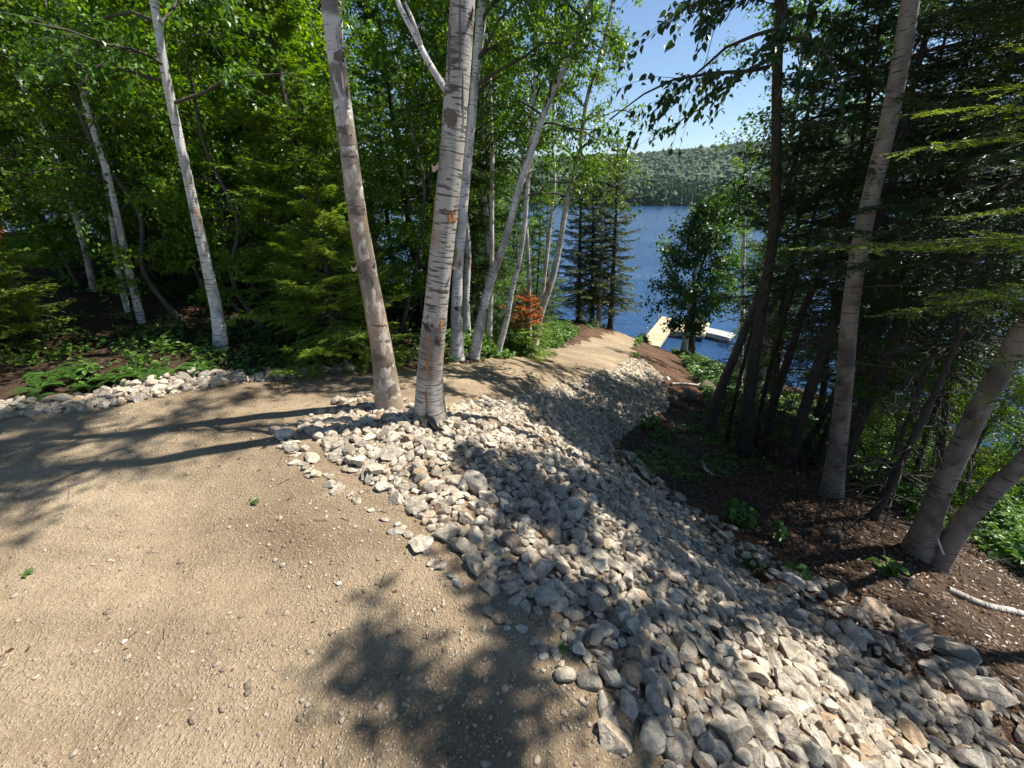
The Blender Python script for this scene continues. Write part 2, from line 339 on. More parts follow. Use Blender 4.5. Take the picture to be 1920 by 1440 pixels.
# ------------------------------------------------------------------ terrain: thin-plate surface through surveyed points
CTRL = np.array([
 (0,0,0),(-2,0,0),(-4,0,.05),(-6,0,.1),(-9,1,.15),(0,-3,.05),(-5,-4,.1),(-2,2,.0),(-4,2.0,.03),(-1,2.5,.0),(-.3,1.6,0),(.2,.8,0),(-1,1,0),(.35,.3,0),(.5,-1,0),
 (-4.2,2.8,.04),(-3.05,3.35,-.02),(-1.68,4.1,-.26),(-6,5,.1),(-3.3,4.5,-.12),(-2,6,-.55),(-5,8,-.1),(-10,4,.3),(-10,12,.2),(-4,14,-1.6),
 (-.9,3.6,-.22),(.25,5.5,-.85),(1.2,7.5,-1.6),(2.4,10.5,-2.5),(4,14.5,-3.55),(5.5,18,-4.6),(-.3,5.4,-.72),(.5,7.6,-1.5),(1.6,10.6,-2.4),(3.0,14.6,-3.4),(1.9,7.2,-1.75),(3.2,10.2,-2.6),
 (-.35,2.75,-.05),(.1,3.9,-.5),
 (1.1,1.1,-.35),(2.3,1.25,-.95),(1.9,2.2,-1.15),(1.8,3,-1.3),(1.5,4.4,-1.6),(2.4,5.8,-2.15),(3.4,7.5,-2.65),(5.7,10.7,-3.65),(7.5,15,-5),
 (3.5,3.2,-1.4),(3.7,2.5,-1.4),(3.1,1.3,-1.15),(2.6,.2,-1.05),(2.2,-1.5,-1.0),(5,1.5,-2.0),(6,5.7,-2.6),(8,3,-3.2),(10,8,-4.3),(6.3,9,-3.6),(9,14,-5.4),(14,14,-6.6),(16,6,-6),
 (20,16,-8.6),(24,9,-8.7),(14,23,-8.6),(9.6,27,-8.7),(8,22.5,-6.9),(20,25,-10),(30,20,-11),(10,33,-10.5),(0,30,-9.8),(-12,30,-8),
 (.5,18,-3.6),(3.4,18.6,-4.1),(2,21.5,-5.6),(-4,22,-4.6),(0,26,-8.3),(-30,0,1),(-30,20,.5),(-30,34,-5),(-45,-10,1.5),(45,-10,-11),(45,45,-12),(-45,45,-11),(10,-8,-3),(20,-6,-7),(1,45,-12)], float)
def _tps(r2): return np.where(r2 > 1e-12, .5 * r2 * np.log(np.maximum(r2, 1e-12)), 0)
_n = len(CTRL); _d2 = ((CTRL[:, None, :2] - CTRL[None, :, :2])**2).sum(-1)
_A = np.zeros((_n + 3, _n + 3)); _A[:_n, :_n] = _tps(_d2) + np.eye(_n) * .02; _A[:_n, _n] = 1; _A[:_n, _n + 1:] = CTRL[:, :2]; _A[_n:, :_n] = _A[:_n, _n:].T
_w = np.linalg.solve(_A, np.r_[CTRL[:, 2], 0, 0, 0])
def hgt(x, y):
    x = np.asarray(x, float); y = np.asarray(y, float); sh = x.shape; x = x.ravel(); y = y.ravel(); out = np.empty(len(x))
    for a in range(0, len(x), 20000):
        X = x[a:a+20000]; Y = y[a:a+20000]
        r2 = (X[:, None] - CTRL[None, :, 0])**2 + (Y[:, None] - CTRL[None, :, 1])**2
        out[a:a+20000] = _tps(r2) @ _w[:_n] + _w[_n] + _w[_n+1] * X + _w[_n+2] * Y
    return np.maximum(out, -14).reshape(sh)
def gz(x, y): return float(hgt(np.array([x]), np.array([y]))[0])
def hit(px, py, tmax=70):
    d = ray(px, py); t = np.r_[np.linspace(.4, 12, 700), np.linspace(12.05, tmax, 700)]
    P = np.array([0, 0, CAMZ]) + d * t[:, None]; g = hgt(P[:, 0], P[:, 1]) - P[:, 2]
    k = np.argmax(g > 0) if (g > 0).any() else len(t) - 1
    return P[k]
def hits(L): return np.array([hit(*q) for q in L])

RIP_TOP = [(560,795),(620,860),(690,900),(790,970),(850,1020),(920,1110),(1040,1180),(1100,1240),(1180,1330),(1250,1440)]
RIP_TOE = [(1900,1400),(1760,1300),(1640,1240),(1500,1150),(1400,1075),(1310,985),(1230,920),(1150,860),(1140,830),(1190,800),(1245,772),(1258,745),(1240,705),(1205,676)]
RIP_CREST = [(1180,672),(1120,698),(1040,724),(960,746),(900,748),(850,760),(750,768),(690,755),(630,775)]
def rip_poly():
    top = hits(RIP_TOP)[:, :2]; toe = hits(RIP_TOE)[:, :2]; cr = hits(RIP_CREST)[:, :2]
    return np.vstack([top, [[.55, .2], [.6, -1.2], [2.6, -1.2], [2.55, .5]], toe, cr])
RIP = rip_poly()
rd_far = hits([(0,775),(100,757),(250,737),(420,709),(560,697),(700,691),(790,689),(860,683),(940,672),(1000,662),(1050,652),(1100,640),(1140,629),(1172,621),(1205,633)])[:, :2]
ROAD = np.vstack([[[-14, -8], [-14, 2.2]], rd_far, hits(RIP_CREST)[:, :2], hits(RIP_TOP)[:, :2], [[.55, .2], [.6, -8]]])
DIRT1 = hits([(1040,655),(1085,625),(1130,612),(1185,625),(1140,632),(1100,643)])[:, :2]
DIRT2 = hits([(1185,662),(1205,640),(1240,645),(1280,680),(1310,725),(1320,760),(1260,760),(1235,690)])[:, :2]
SKIRT = hits([(1120,860),(1300,940),(1420,1010),(1520,1080),(1700,1180),(1900,1330),(2050,1480),(1880,1400),(1400,1075)])[:, :2]
def zone(x, y):
    jd = .05 + .028 * np.clip(y, 0, 18)
    jx = x + jd * noise(x, y, 3, 21) + .03 * noise(x, y, 13, 22); jy = y + jd * noise(x, y, 3, 23) + .03 * noise(x, y, 13, 24)
    z = np.zeros(x.shape, int)                                    # 0 forest floor
    z[inpoly(jx, jy, SKIRT)] = 3
    z[inpoly(jx, jy, DIRT1) | inpoly(jx, jy, DIRT2)] = 3
    z[inpoly(jx, jy, ROAD)] = 1
    z[inpoly(jx, jy, RIP)] = 2
    return z
def micro(x, y, z):
    near = np.exp(-np.maximum(0, np.hypot(x, y) - 5) / 8)
    n1 = noise(x, y, 1.1, 3) * .024 + noise(x, y, 5, 4) * .013
    u = x * .55 + y * .83                                         # shallow tyre ruts along the drive
    rut = -.022 * np.exp(-((u - .45 + .1 * noise(x, y, .7, 8)) / .16)**2) - .022 * np.exp(-((u - 1.75 + .1 * noise(x, y, .7, 9)) / .16)**2)
    fl = noise(x, y, .8, 5) * .10 + noise(x, y, 4, 6) * .03
    return np.where(z == 1, n1 + rut, np.where(z == 2, n1 - .02, fl * np.where(z == 3, .9, 1))) * (.3 + .7 * near)
def axis(lo, hi, a, b, st, g=1.10):
    c = list(np.arange(a, b + 1e-6, st)); v, s = b, st
    while v < hi: s *= g; v += s; c.append(min(v, hi))
    v, s = a, st
    while v > lo: s *= g; v -= s; c.insert(0, max(v, lo))
    return np.array(c)
xs = axis(-60, 60, -5, 5.5, .045); ys = axis(-12, 60, -.2, 9.5, .045)
GX, GY = np.meshgrid(xs, ys); ZN = zone(GX, GY)
GZ = hgt(GX, GY) + micro(GX, GY, ZN)
idx = np.arange(GX.size).reshape(GX.shape)
Q = np.stack([idx[:-1, :-1], idx[:-1, 1:], idx[1:, 1:], idx[1:, :-1]], -1).reshape(-1, 4)
qz = zone((GX[:-1, :-1] + GX[1:, 1:]) / 2, (GY[:-1, :-1] + GY[1:, 1:]) / 2).ravel()
TV = np.stack([GX, GY, GZ], -1).reshape(-1, 3)
for zi, nm, mt, lb in ((0, 'forest_floor', 'floor', 'dark forest floor sloping down to the lake'), (1, 'gravel_road', 'road', 'packed tan gravel road bending down to the lake'),
                   (2, 'embankment', 'bank', 'soil bank under the loose stones'), (3, 'dirt_bank', 'dirt', 'bare brown dirt beside the road and stones')):
    f = Q[qz == zi]; used, inv = np.unique(f, return_inverse=True)
    o = MB().add(TV[used], inv.reshape(-1, 4)).build(nm, M[mt]); tag(o, lb, kind='structure')
def ground(x, y):                       # finished height
    x = np.atleast_1d(np.asarray(x, float)); y = np.atleast_1d(np.asarray(y, float))
    return hgt(x, y) + micro(x, y, zone(x, y))
def g1(x, y): return float(ground(x, y)[0])
WZ = -8.5
mb = MB(); wx = np.r_[-3000, -300, -60, np.arange(-40, 81, 4), 200, 3000]; wy = np.r_[-400, 5, np.arange(9, 90, 4), 150, 320, 500, 3000]
X, Y = np.meshgrid(wx, wy); ii = np.arange(X.size).reshape(X.shape)
mb.add(np.stack([X, Y, np.full(X.shape, WZ)], -1).reshape(-1, 3), np.stack([ii[:-1, :-1], ii[:-1, 1:], ii[1:, 1:], ii[1:, :-1]], -1).reshape(-1, 4))
tag(mb.build('lake', M['water']), 'blue rippled lake beyond the trees', kind='structure')

# ------------------------------------------------------------------ far shore: hills and the far-off wood
def hillh(az, d):                       # metres above the water, az in degrees right of the view axis
    sh = np.clip((d - 330 - 12 * noise(az, az * 0, .15, 31)) / 60, 0, 1)
    ridge = 74 + 14 * noise(az, az * 0 + 3, .06, 33, 2) + np.clip(1.1 * (az - 20), -30, 26)
    return -2 + 3.5 * sh + 12 * np.clip((d - 360) / 220, 0, 1) + ridge * np.clip((d - 560) / 420, 0, 1)**1.15
az = np.linspace(-60, 95, 200); dd = np.r_[np.linspace(315, 420, 14), np.linspace(440, 1150, 40)]
AZ, DD = np.meshgrid(az, dd); HH = hillh(AZ, DD)
V = np.stack([DD * np.sin(np.radians(AZ)), DD * np.cos(np.radians(AZ)), WZ + HH], -1).reshape(-1, 3)
ii = np.arange(AZ.size).reshape(AZ.shape)
M['hill'] = plain('wooded_hill_ground', (.018, .034, .014), .95, .3, .05)
tag(MB().add(V, np.stack([ii[:-1, :-1], ii[1:, :-1], ii[1:, 1:], ii[:-1, 1:]], -1).reshape(-1, 4)).build('hill', M['hill']), 'low wooded hill across the lake', kind='structure')
M['far_leaf'] = leafmat('far_forest_crown', (.014, .036, .016), (.03, .068, .022), (.07, .12, .03), .05, .9, 1.35, .035)
def ico(sub):
    b = bmesh.new(); bmesh.ops.create_icosphere(b, subdivisions=sub, radius=1); b.verts.ensure_lookup_table()
    V = np.array([v.co[:] for v in b.verts]); F = np.array([[v.index for v in f.verts] for f in b.faces]); b.free(); return V, F
I0, I1, I2, I3 = ico(1), ico(2), ico(3), ico(4)
def far_forest():
    mb = MB(); r = np.random.default_rng(3)
    # conifers and leafy trees by the far shore: ragged tiers of small facets
    n = 3200; a = r.uniform(-8, 80, n); d = 334 + 210 * r.random(n)**1.5; h = r.uniform(9, 17, n); z = WZ + hillh(a, d)
    bx, by = d * np.sin(np.radians(a)), d * np.cos(np.radians(a)); con = r.random(n) < .62
    k = 7; th = np.arange(k) * 2 * math.pi / k
    for i in np.where(con)[0]:
        tiers = 6; Vs = []; Fs = []
        for t in range(tiers):
            z0 = h[i] * (.06 + .14 * t); z1 = z0 + h[i] * (.26 if t < 5 else .22); rad = h[i] * .17 * (1 - t / 6.3)
            rr = rad * r.uniform(.55, 1.25, k); 
            ring = np.stack([np.cos(th + t) * rr, np.sin(th + t) * rr, z0 + r.normal(0, .3, k)], -1)
            Vs.append(np.vstack([ring, [[r.normal(0, .1), r.normal(0, .1), z1]]])); b = t * (k + 1)
            Fs.append([[b + j, b + (j + 1) % k, b + k] for j in range(k)])
        mb.add(np.vstack(Vs) + [bx[i], by[i], z[i] - .3], np.vstack(Fs))
    for i in np.where(~con)[0]:
        for q in range(7):
            c = np.array([bx[i] + r.normal(0, 1.5), by[i] + r.normal(0, 1.5), z[i] + h[i] * r.uniform(.2, .85)])
            mb.add(c + I0[0] * r.uniform(.6, 1.25, (12, 1)) * r.uniform(1.1, 2.2), I0[1])
    # the canopy covering the hill
    n = 24000; a = r.uniform(-8, 80, n); d = 520 + 560 * r.random(n); z = WZ + hillh(a, d); s = r.uniform(2.0, 4.2, n) * np.where(r.random(n) < .12, 1.5, 1)
    bx, by = d * np.sin(np.radians(a)), d * np.cos(np.radians(a))
    V = I0[0][None] * (s[:, None] * r.uniform(.6, 1.25, (n, 12)))[..., None] * np.array([1, 1, 1.25]) + np.stack([bx, by, z + s * .8], -1)[:, None]
    mb.add(V.reshape(-1, 3), (np.arange(n)[:, None, None] * 12 + I0[1][None]).reshape(-1, 3))
    tag(mb.build('far_forest', M['far_leaf'], smooth=False), 'mixed forest covering the far shore and hill', 'forest', kind='stuff')
far_forest()

# ------------------------------------------------------------------ stones
def stone_shape(base, r, cuts, round_=.0):
    V = base[0].copy()
    V *= 1 + .10 * noise(V[:, 0] * 1.3 + r.random() * 50, V[:, 1] * 1.3 + V[:, 2] * 1.7, 1.0, int(r.integers(999)))[:, None]
    for _ in range(cuts):
        nv = nrm(r.normal(0, 1, 3)); d = r.uniform(.48, .86)
        V -= np.maximum(0, V @ nv - d)[:, None] * nv * (1 - round_)
    V += .02 * r.normal(0, 1, V.shape) * (len(V) < 200)
    V /= np.abs(V).max(0); return V
rs = np.random.default_rng(11)
STY = []                                  # (words, proportions, cuts)
SH_HI, SH_LO, SH_XS = [], [], []
for i in range(22):
    kind = ('angular', 'flat', 'angular', 'long', 'angular', 'flat', 'rounded')[i % 7]
    cuts, rd = {'rounded': (7, .45), 'angular': (16, .0), 'flat': (14, .0), 'long': (13, .05)}[kind]
    prop = {'rounded': (1, .84, .62), 'angular': (1, .78, .58), 'flat': (1, .74, .34), 'long': (1, .55, .42)}[kind]
    STY.append((kind, np.array(prop)))
    SH_HI.append((stone_shape(I3, rs, cuts, rd), I3[1])); SH_LO.append((stone_shape(I2, rs, cuts, rd), I2[1])); SH_XS.append((stone_shape(I1, rs, max(3, cuts // 2), rd), I1[1]))
CELL = .012; HX0, HY0, HX1, HY1 = -6.5, -1.3, 6.0, 12.0
hx = np.arange(HX0, HX1, CELL); hy = np.arange(HY0, HY1, CELL)
HXX, HYY = np.meshgrid(np.arange(HX0, HX1 + .1, .06), np.arange(HY0, HY1 + .1, .06)); HG = ground(HXX, HYY)
def upsample():
    fx = (hx - HX0) / .06; fy = (hy - HY0) / .06; ix = fx.astype(int); iy = fy.astype(int); ax = (fx - ix)[None]; ay = (fy - iy)[:, None]
    g = HG[np.ix_(iy, ix)] * (1 - ax) * (1 - ay) + HG[np.ix_(iy, ix + 1)] * ax * (1 - ay) + HG[np.ix_(iy + 1, ix)] * (1 - ax) * ay + HG[np.ix_(iy + 1, ix + 1)] * ax * ay
    return g
HM = upsample(); HB = HM.copy()
stones = []                               # (pos, R matrix, size, style)
def drop(x, y, size, sty, sink=.42):
    pr = STY[sty][1] * size; rz = rs.uniform(0, 6.283)
    e = max(pr[0], pr[1]); i0 = int((x - e - HX0) / CELL); i1 = int((x + e - HX0) / CELL) + 1; j0 = int((y - e - HY0) / CELL); j1 = int((y + e - HY0) / CELL) + 1
    if i0 < 1 or j0 < 1 or i1 >= len(hx) - 1 or j1 >= len(hy) - 1: return
    sub = HM[j0:j1, i0:i1]; X = hx[i0:i1][None] - x; Yv = hy[j0:j1][:, None] - y
    c, s = math.cos(rz), math.sin(rz); U = (X * c + Yv * s) / pr[0]; Vv = (-X * s + Yv * c) / pr[1]; q = U * U + Vv * Vv; ins = q < 1
    if ins.sum() < 3: return
    gx = np.polyfit(np.broadcast_to(X, sub.shape)[ins], sub[ins], 1)[0] if ins.sum() > 6 else 0
    gy = np.polyfit(np.broadcast_to(Yv, sub.shape)[ins], sub[ins], 1)[0] if ins.sum() > 6 else 0
    gx, gy = np.clip(gx, -.9, .9), np.clip(gy, -.9, .9)
    pl = gx * X + gy * Yv; hgt_ = np.sqrt(np.clip(1 - q, 0, 1)) * pr[2]
    zc = np.percentile((sub - pl + hgt_ * .8)[ins], 62) - sink * pr[2]
    top = zc + pl + hgt_; HM[j0:j1, i0:i1] = np.where(ins, np.maximum(sub, top * .96 + sub * .04), sub)
    nv = Vector((-gx, -gy, 1)).normalized(); qn = Vector((0, 0, 1)).rotation_difference(nv)
    Rm = (qn.to_matrix() @ Matrix.Rotation(rz, 3, 'Z') @ Matrix.Rotation(rs.normal(0, .22), 3, 'X') @ Matrix.Rotation(rs.normal(0, .22), 3, 'Y'))
    stones.append((np.array([x, y, zc]), np.array(Rm), pr, sty))
def scatter(poly, n, fsize, prob=None):
    lo = poly.min(0); hi = poly.max(0); k = 0
    while k < n:
        P = rs.uniform(lo, hi, (2000, 2)); P = P[inpoly(P[:, 0], P[:, 1], poly)]
        if prob is not None: P = P[[rs.random() <= prob(p) for p in P]] if len(P) else P
        m = len(P) // 5
        if m == 0: continue
        C = P[:m * 5].reshape(m, 5, 2)
        for c in C:                      # of five places take the one with the least stone on it so far
            ci = ((c[:, 0] - HX0) / CELL).astype(int).clip(0, len(hx) - 1); cj = ((c[:, 1] - HY0) / CELL).astype(int).clip(0, len(hy) - 1)
            p = c[np.argmin((HM - HB)[cj, ci] if False else HM[cj, ci] - HB[cj, ci])]
            drop(p[0], p[1], fsize(p), int(rs.integers(len(STY)))); k += 1
            if k >= n: break
def size_near(p):
    f = np.clip((p[1] - 1.2) / 2.2, 0, 1); base = .037 * (1 - f) + .028 * f
    return float(np.clip(base * np.exp(rs.normal(0, .33)), .018, .08))
nearp = lambda p: 1.0 if p[1] < 4.4 else 0.0
scatter(RIP, 6400, lambda p: size_near(p) * .78, nearp)
farp = lambda p: float(np.clip(1.25 - max(0, p[1] - 6.8) / 2.6, .1, 1)) if p[1] > 3.6 else 0.0
scatter(RIP, 5200, lambda p: float(np.clip(.033 * np.exp(rs.normal(0, .35)), .018, .08)), farp)
scatter(RIP, 2300, lambda p: size_near(p) * 1.15, nearp)
# stones edging the far side of the road, a pile at the two birches, strays on the shoulder
EDGE = np.vstack([hits([(-40,795),(100,775),(250,752),(400,725),(560,703),(690,695)])[:, :2], hits([(690,686),(560,688),(420,698),(250,720),(100,742),(-40,762)])[:, :2]])
scatter(EDGE, 640, lambda p: float(np.clip(.036 * np.exp(rs.normal(0, .35)), .02, .11)))
PILE = hits([(600,760),(700,738),(760,752),(850,750),(900,800),(820,900),(700,880),(560,810)])[:, :2]
scatter(PILE, 70, lambda p: float(np.clip(.04 * np.exp(rs.normal(0, .3)), .02, .07)))
STRAY = hits([(540,800),(600,880),(760,990),(900,1130),(1020,1200),(1150,1330),(1230,1440),(1180,1440),(1080,1290),(960,1200),(840,1080),(700,960),(560,880),(510,810)])[:, :2]
scatter(STRAY, 90, lambda p: float(np.clip(.026 * np.exp(rs.normal(0, .45)), .012, .07)))
scatter(DIRT2, 130, lambda p: float(np.clip(.03 * np.exp(rs.normal(0, .5)), .012, .09)))
scatter(DIRT1, 60, lambda p: float(np.clip(.03 * np.exp(rs.normal(0, .5)), .012, .09)))
TOE = np.vstack([hits([(1150,840),(1300,950),(1420,1030),(1560,1110),(1750,1200),(1930,1330)])[:, :2], hits([(1930,1420),(1700,1290),(1500,1160),(1310,990),(1160,860)])[:, :2]])
scatter(TOE, 200, lambda p: float(np.clip(.04 * np.exp(rs.normal(0, .45)), .015, .12)))
BP = np.array([s[0] for s in stones]); px_, py_, dep = proj(BP); sz = np.array([max(s[2][:2]) for s in stones])
app = sz / np.maximum(dep, .1); vis = (dep > .3) & (px_ > 5) & (px_ < 1915) & (py_ > 5) & (py_ < 1435)
# keep only stones whose top is not buried under later ones
iz = ((BP[:, 0] - HX0) / CELL).astype(int); jz = ((BP[:, 1] - HY0) / CELL).astype(int)
buried = HM[jz, iz] - (BP[:, 2] + np.array([s[2][2] for s in stones])) 
clear = buried < .012
score = np.where(vis & clear, app, 0); order = np.argsort(-score); chosen = order[:300]; chset = set(chosen.tolist())
rest = MB()
for i, (p, Rm, pr, sty) in enumerate(stones):
    if i in chset: continue
    if buried[i] > .06: continue
    lod = SH_LO if (app[i] > .012 and vis[i]) else SH_XS
    V, F = lod[sty]; rest.add((V * pr) @ Rm.T + p, F)
ro = rest.build('riprap_stones', M['stone']); ro.data.set_sharp_from_angle(angle=R(28))
tag(ro, 'pale grey and tan riprap stones covering the embankment', 'stones', kind='stuff')
stone_me = []
for i, (V, F) in enumerate(SH_HI):
    stone_me.append(MB().add(V, F).mesh('stone', M['stone'])); stone_me[-1].set_sharp_from_angle(angle=R(16))
cx, cy, _ = proj(BP)
def place_words(x, y):
    if x > 1500 and y > 1280: return 'near the bottom right corner'
    if y > 1280: return 'at the lower edge of the picture'
    if x > 1400 and y > 1100: return 'low on the bank by the brown litter'
    if y > 1100: return 'midway down the near stone bank'
    if x < 860 and y < 900: return 'piled around the two front birches'
    if x < 960: return 'along the gravel road shoulder'
    if y < 960: return 'on the upper bank behind the shadow band'
    return 'in the middle of the stone bank'
cnt = {}
for i in chosen:
    p, Rm, pr, sty = stones[i]
    o = bpy.data.objects.new('stone', stone_me[sty]); COL.objects.link(o)
    o.matrix_world = Matrix.Translation(Vector(p)) @ Matrix(Rm.tolist()).to_4x4() @ Matrix.Diagonal(Vector((*pr, 1)))
    sw = {'rounded': 'rounded', 'angular': 'angular', 'flat': 'flat slab', 'long': 'elongated'}[STY[sty][0]]
    big = 'large' if pr[0] > .075 else ('medium' if pr[0] > .052 else 'small')
    tag(o, f'{big} {sw} stone {place_words(cx[i], cy[i])}', 'stone', 'stones on the riprap bank')
# loose gravel on the road
def gravel():
    r = np.random.default_rng(5); mb = MB(); N = 110000
    P = np.stack([r.uniform(-5, 2, N), r.uniform(.2, 5.5, N)], -1)
    keep = inpoly(P[:, 0], P[:, 1], ROAD); dn = noise(P[:, 0], P[:, 1], 1.2, 41); edge = np.clip((P[:, 0] + .9 * P[:, 1] * 0 + 2.2) / 2.5, .25, 1)
    keep &= r.random(N) < np.clip(.42 + .9 * dn, .08, 1) * edge
    P = P[keep]; n = len(P); s = np.clip(.0042 * np.exp(r.normal(0, .58, n)), .002, .02)
    z = ground(P[:, 0], P[:, 1]); icv, icf = I0
    shapes = []
    for q in range(10):
        V = stone_shape(I0, r, 5, .1) * np.array([1, r.uniform(.6, .9), r.uniform(.4, .65)]); shapes.append(V)
    k = r.integers(10, size=n); a = r.uniform(0, 6.28, n); SHP = np.array(shapes)[k]
    c, s_ = np.cos(a)[:, None], np.sin(a)[:, None]
    V = np.stack([SHP[..., 0] * c - SHP[..., 1] * s_, SHP[..., 0] * s_ + SHP[..., 1] * c, SHP[..., 2]], -1) * s[:, None, None]
    V += np.stack([P[:, 0], P[:, 1], z + s * .15], -1)[:, None]
    mb.add(V.reshape(-1, 3), (np.arange(n)[:, None, None] * 12 + icf[None]).reshape(-1, 3))
    tag(mb.build('loose_gravel', M['gravel']), 'loose pebbles scattered over the gravel road', 'gravel', kind='stuff')
gravel()

# ------------------------------------------------------------------ trees
def rnd(r, n, s=1.0): return r.normal(0, s, (n, 3))
def along(P, s):
    d = np.r_[0, np.cumsum(np.linalg.norm(np.diff(P, axis=0), axis=1))]; s = np.asarray(s) * d[-1]
    return np.stack([np.interp(s, d, P[:, k]) for k in range(3)], -1), d[-1]
def finish(name, label, cat, group, base, tb, lb, mats_t, mats_l, extra=()):
    root = empty(name, base); tag(root, label, cat, group)
    tb.build('trunk', mats_t, root, origin=base)
    if lb is not None and lb.n: lb.build('crown', mats_l, root, smooth=False, origin=base)
    return root
def decid(label, P, r0, r1, s0=.35, nl=30, L=1.6, el=35, nt=10, nv=26, leaf=.07, lm='leaf', bm='birch', tw='twig', name='birch_tree', cat='tree', group=None, seed=1,
          droop=.25, hang=.5, k=12, nP=None, prof='top', s1=1.0, big=False, lump=.04, ext=()):
    r = np.random.default_rng(seed); P = smoothpath(P, nP or 26); base = P[0].copy(); base[2] += .0
    n = len(P); rad = radii(P, r0, r1); fl = np.exp(-np.linspace(0, 1, n) * (8.0 / .45)) if n > 30 else np.exp(-np.linspace(0, 1, n) * 11); rad = rad * (1 + .55 * fl); P = P.copy()
    tb = MB(); Pb = np.vstack([P[0] - [0, 0, .25], P]); tube(tb, Pb, np.r_[rad[0] * 1.25, rad], k, 0, lump)
    s = s0 + (s1 - s0) * (np.arange(nl) + r.random(nl)) / nl; B, H = along(P, s); u = (s - s0) / max(1e-6, s1 - s0)
    az = np.arange(nl) * 2.4 + r.normal(0, .5, nl); e = np.radians(el + r.normal(0, 13, nl) + 15 * u)
    ln = L * (1 - .55 * u if prof == 'top' else np.sin(math.pi * (.12 + .8 * u)))* r.uniform(.6, 1.2, nl)
    for i, (es, ea, ee, el_) in enumerate(ext): B[i] = along(P, [es])[0][0]; az[i] = R(ea); e[i] = R(ee); ln[i] = el_
    D = np.stack([np.cos(az) * np.cos(e), np.sin(az) * np.cos(e), np.sin(e)], -1)
    q = np.linspace(0, 1, 6)
    LP = B[:, None] + D[:, None] * ln[:, None, None] * q[None, :, None]
    LP[..., 2] -= droop * ln[:, None] * q[None]**2
    LP[:, 1:] += np.cumsum(r.normal(0, .035, (nl, 5, 3)) * ln[:, None, None], 1)
    rr = np.clip((r0 + (r1 - r0) * s) * .36, .004, .035); polyprisms(tb, LP, rr, rr * .25, 1, 5)
    m = nl * nt; li = np.repeat(np.arange(nl), nt); f = r.uniform(.22, 1, m)
    fi = np.clip((f * 5).astype(int), 0, 4); fr = (f * 5 - fi)[:, None]; TB = LP[li, fi] * (1 - fr) + LP[li, fi + 1] * fr
    TD = nrm(nrm(LP[li, fi + 1] - LP[li, fi]) + rnd(r, m, .6) * np.array([1, 1, .6])); tl = ln[li] * r.uniform(.18, .42, m) + .12
    q4 = np.linspace(0, 1, 4); TP = TB[:, None] + TD[:, None] * tl[:, None, None] * q4[None, :, None]; TP[..., 2] -= .3 * hang * tl[:, None] * q4[None]**2
    polyprisms(tb, TP, .0035, .0015, 1, 3)
    N = m * nv; ti = np.repeat(np.arange(m), nv); g = r.uniform(.1, 1.05, N); gi = np.clip((g * 3).astype(int), 0, 2); gr = (g * 3 - gi)[:, None]
    LPt = TP[ti, gi] * (1 - gr) + TP[ti, gi + 1] * gr + rnd(r, N, leaf * (.3 if big else .75))
    ld = TD[ti] * .5 + rnd(r, N, .6) + np.array([0, 0, -.6 * hang]); nn = rnd(r, N, .55) + np.array([0, 0, 1.0])
    Ls = leaf * r.uniform(.6, 1.2, N); lb = MB()
    (leaves6 if big else kites)(lb, LPt, ld, nn, Ls, Ls * (.62 if big else .7))
    return finish(name, label, cat, group, base, tb, lb, [M[bm], M[tw]], [M[lm]])
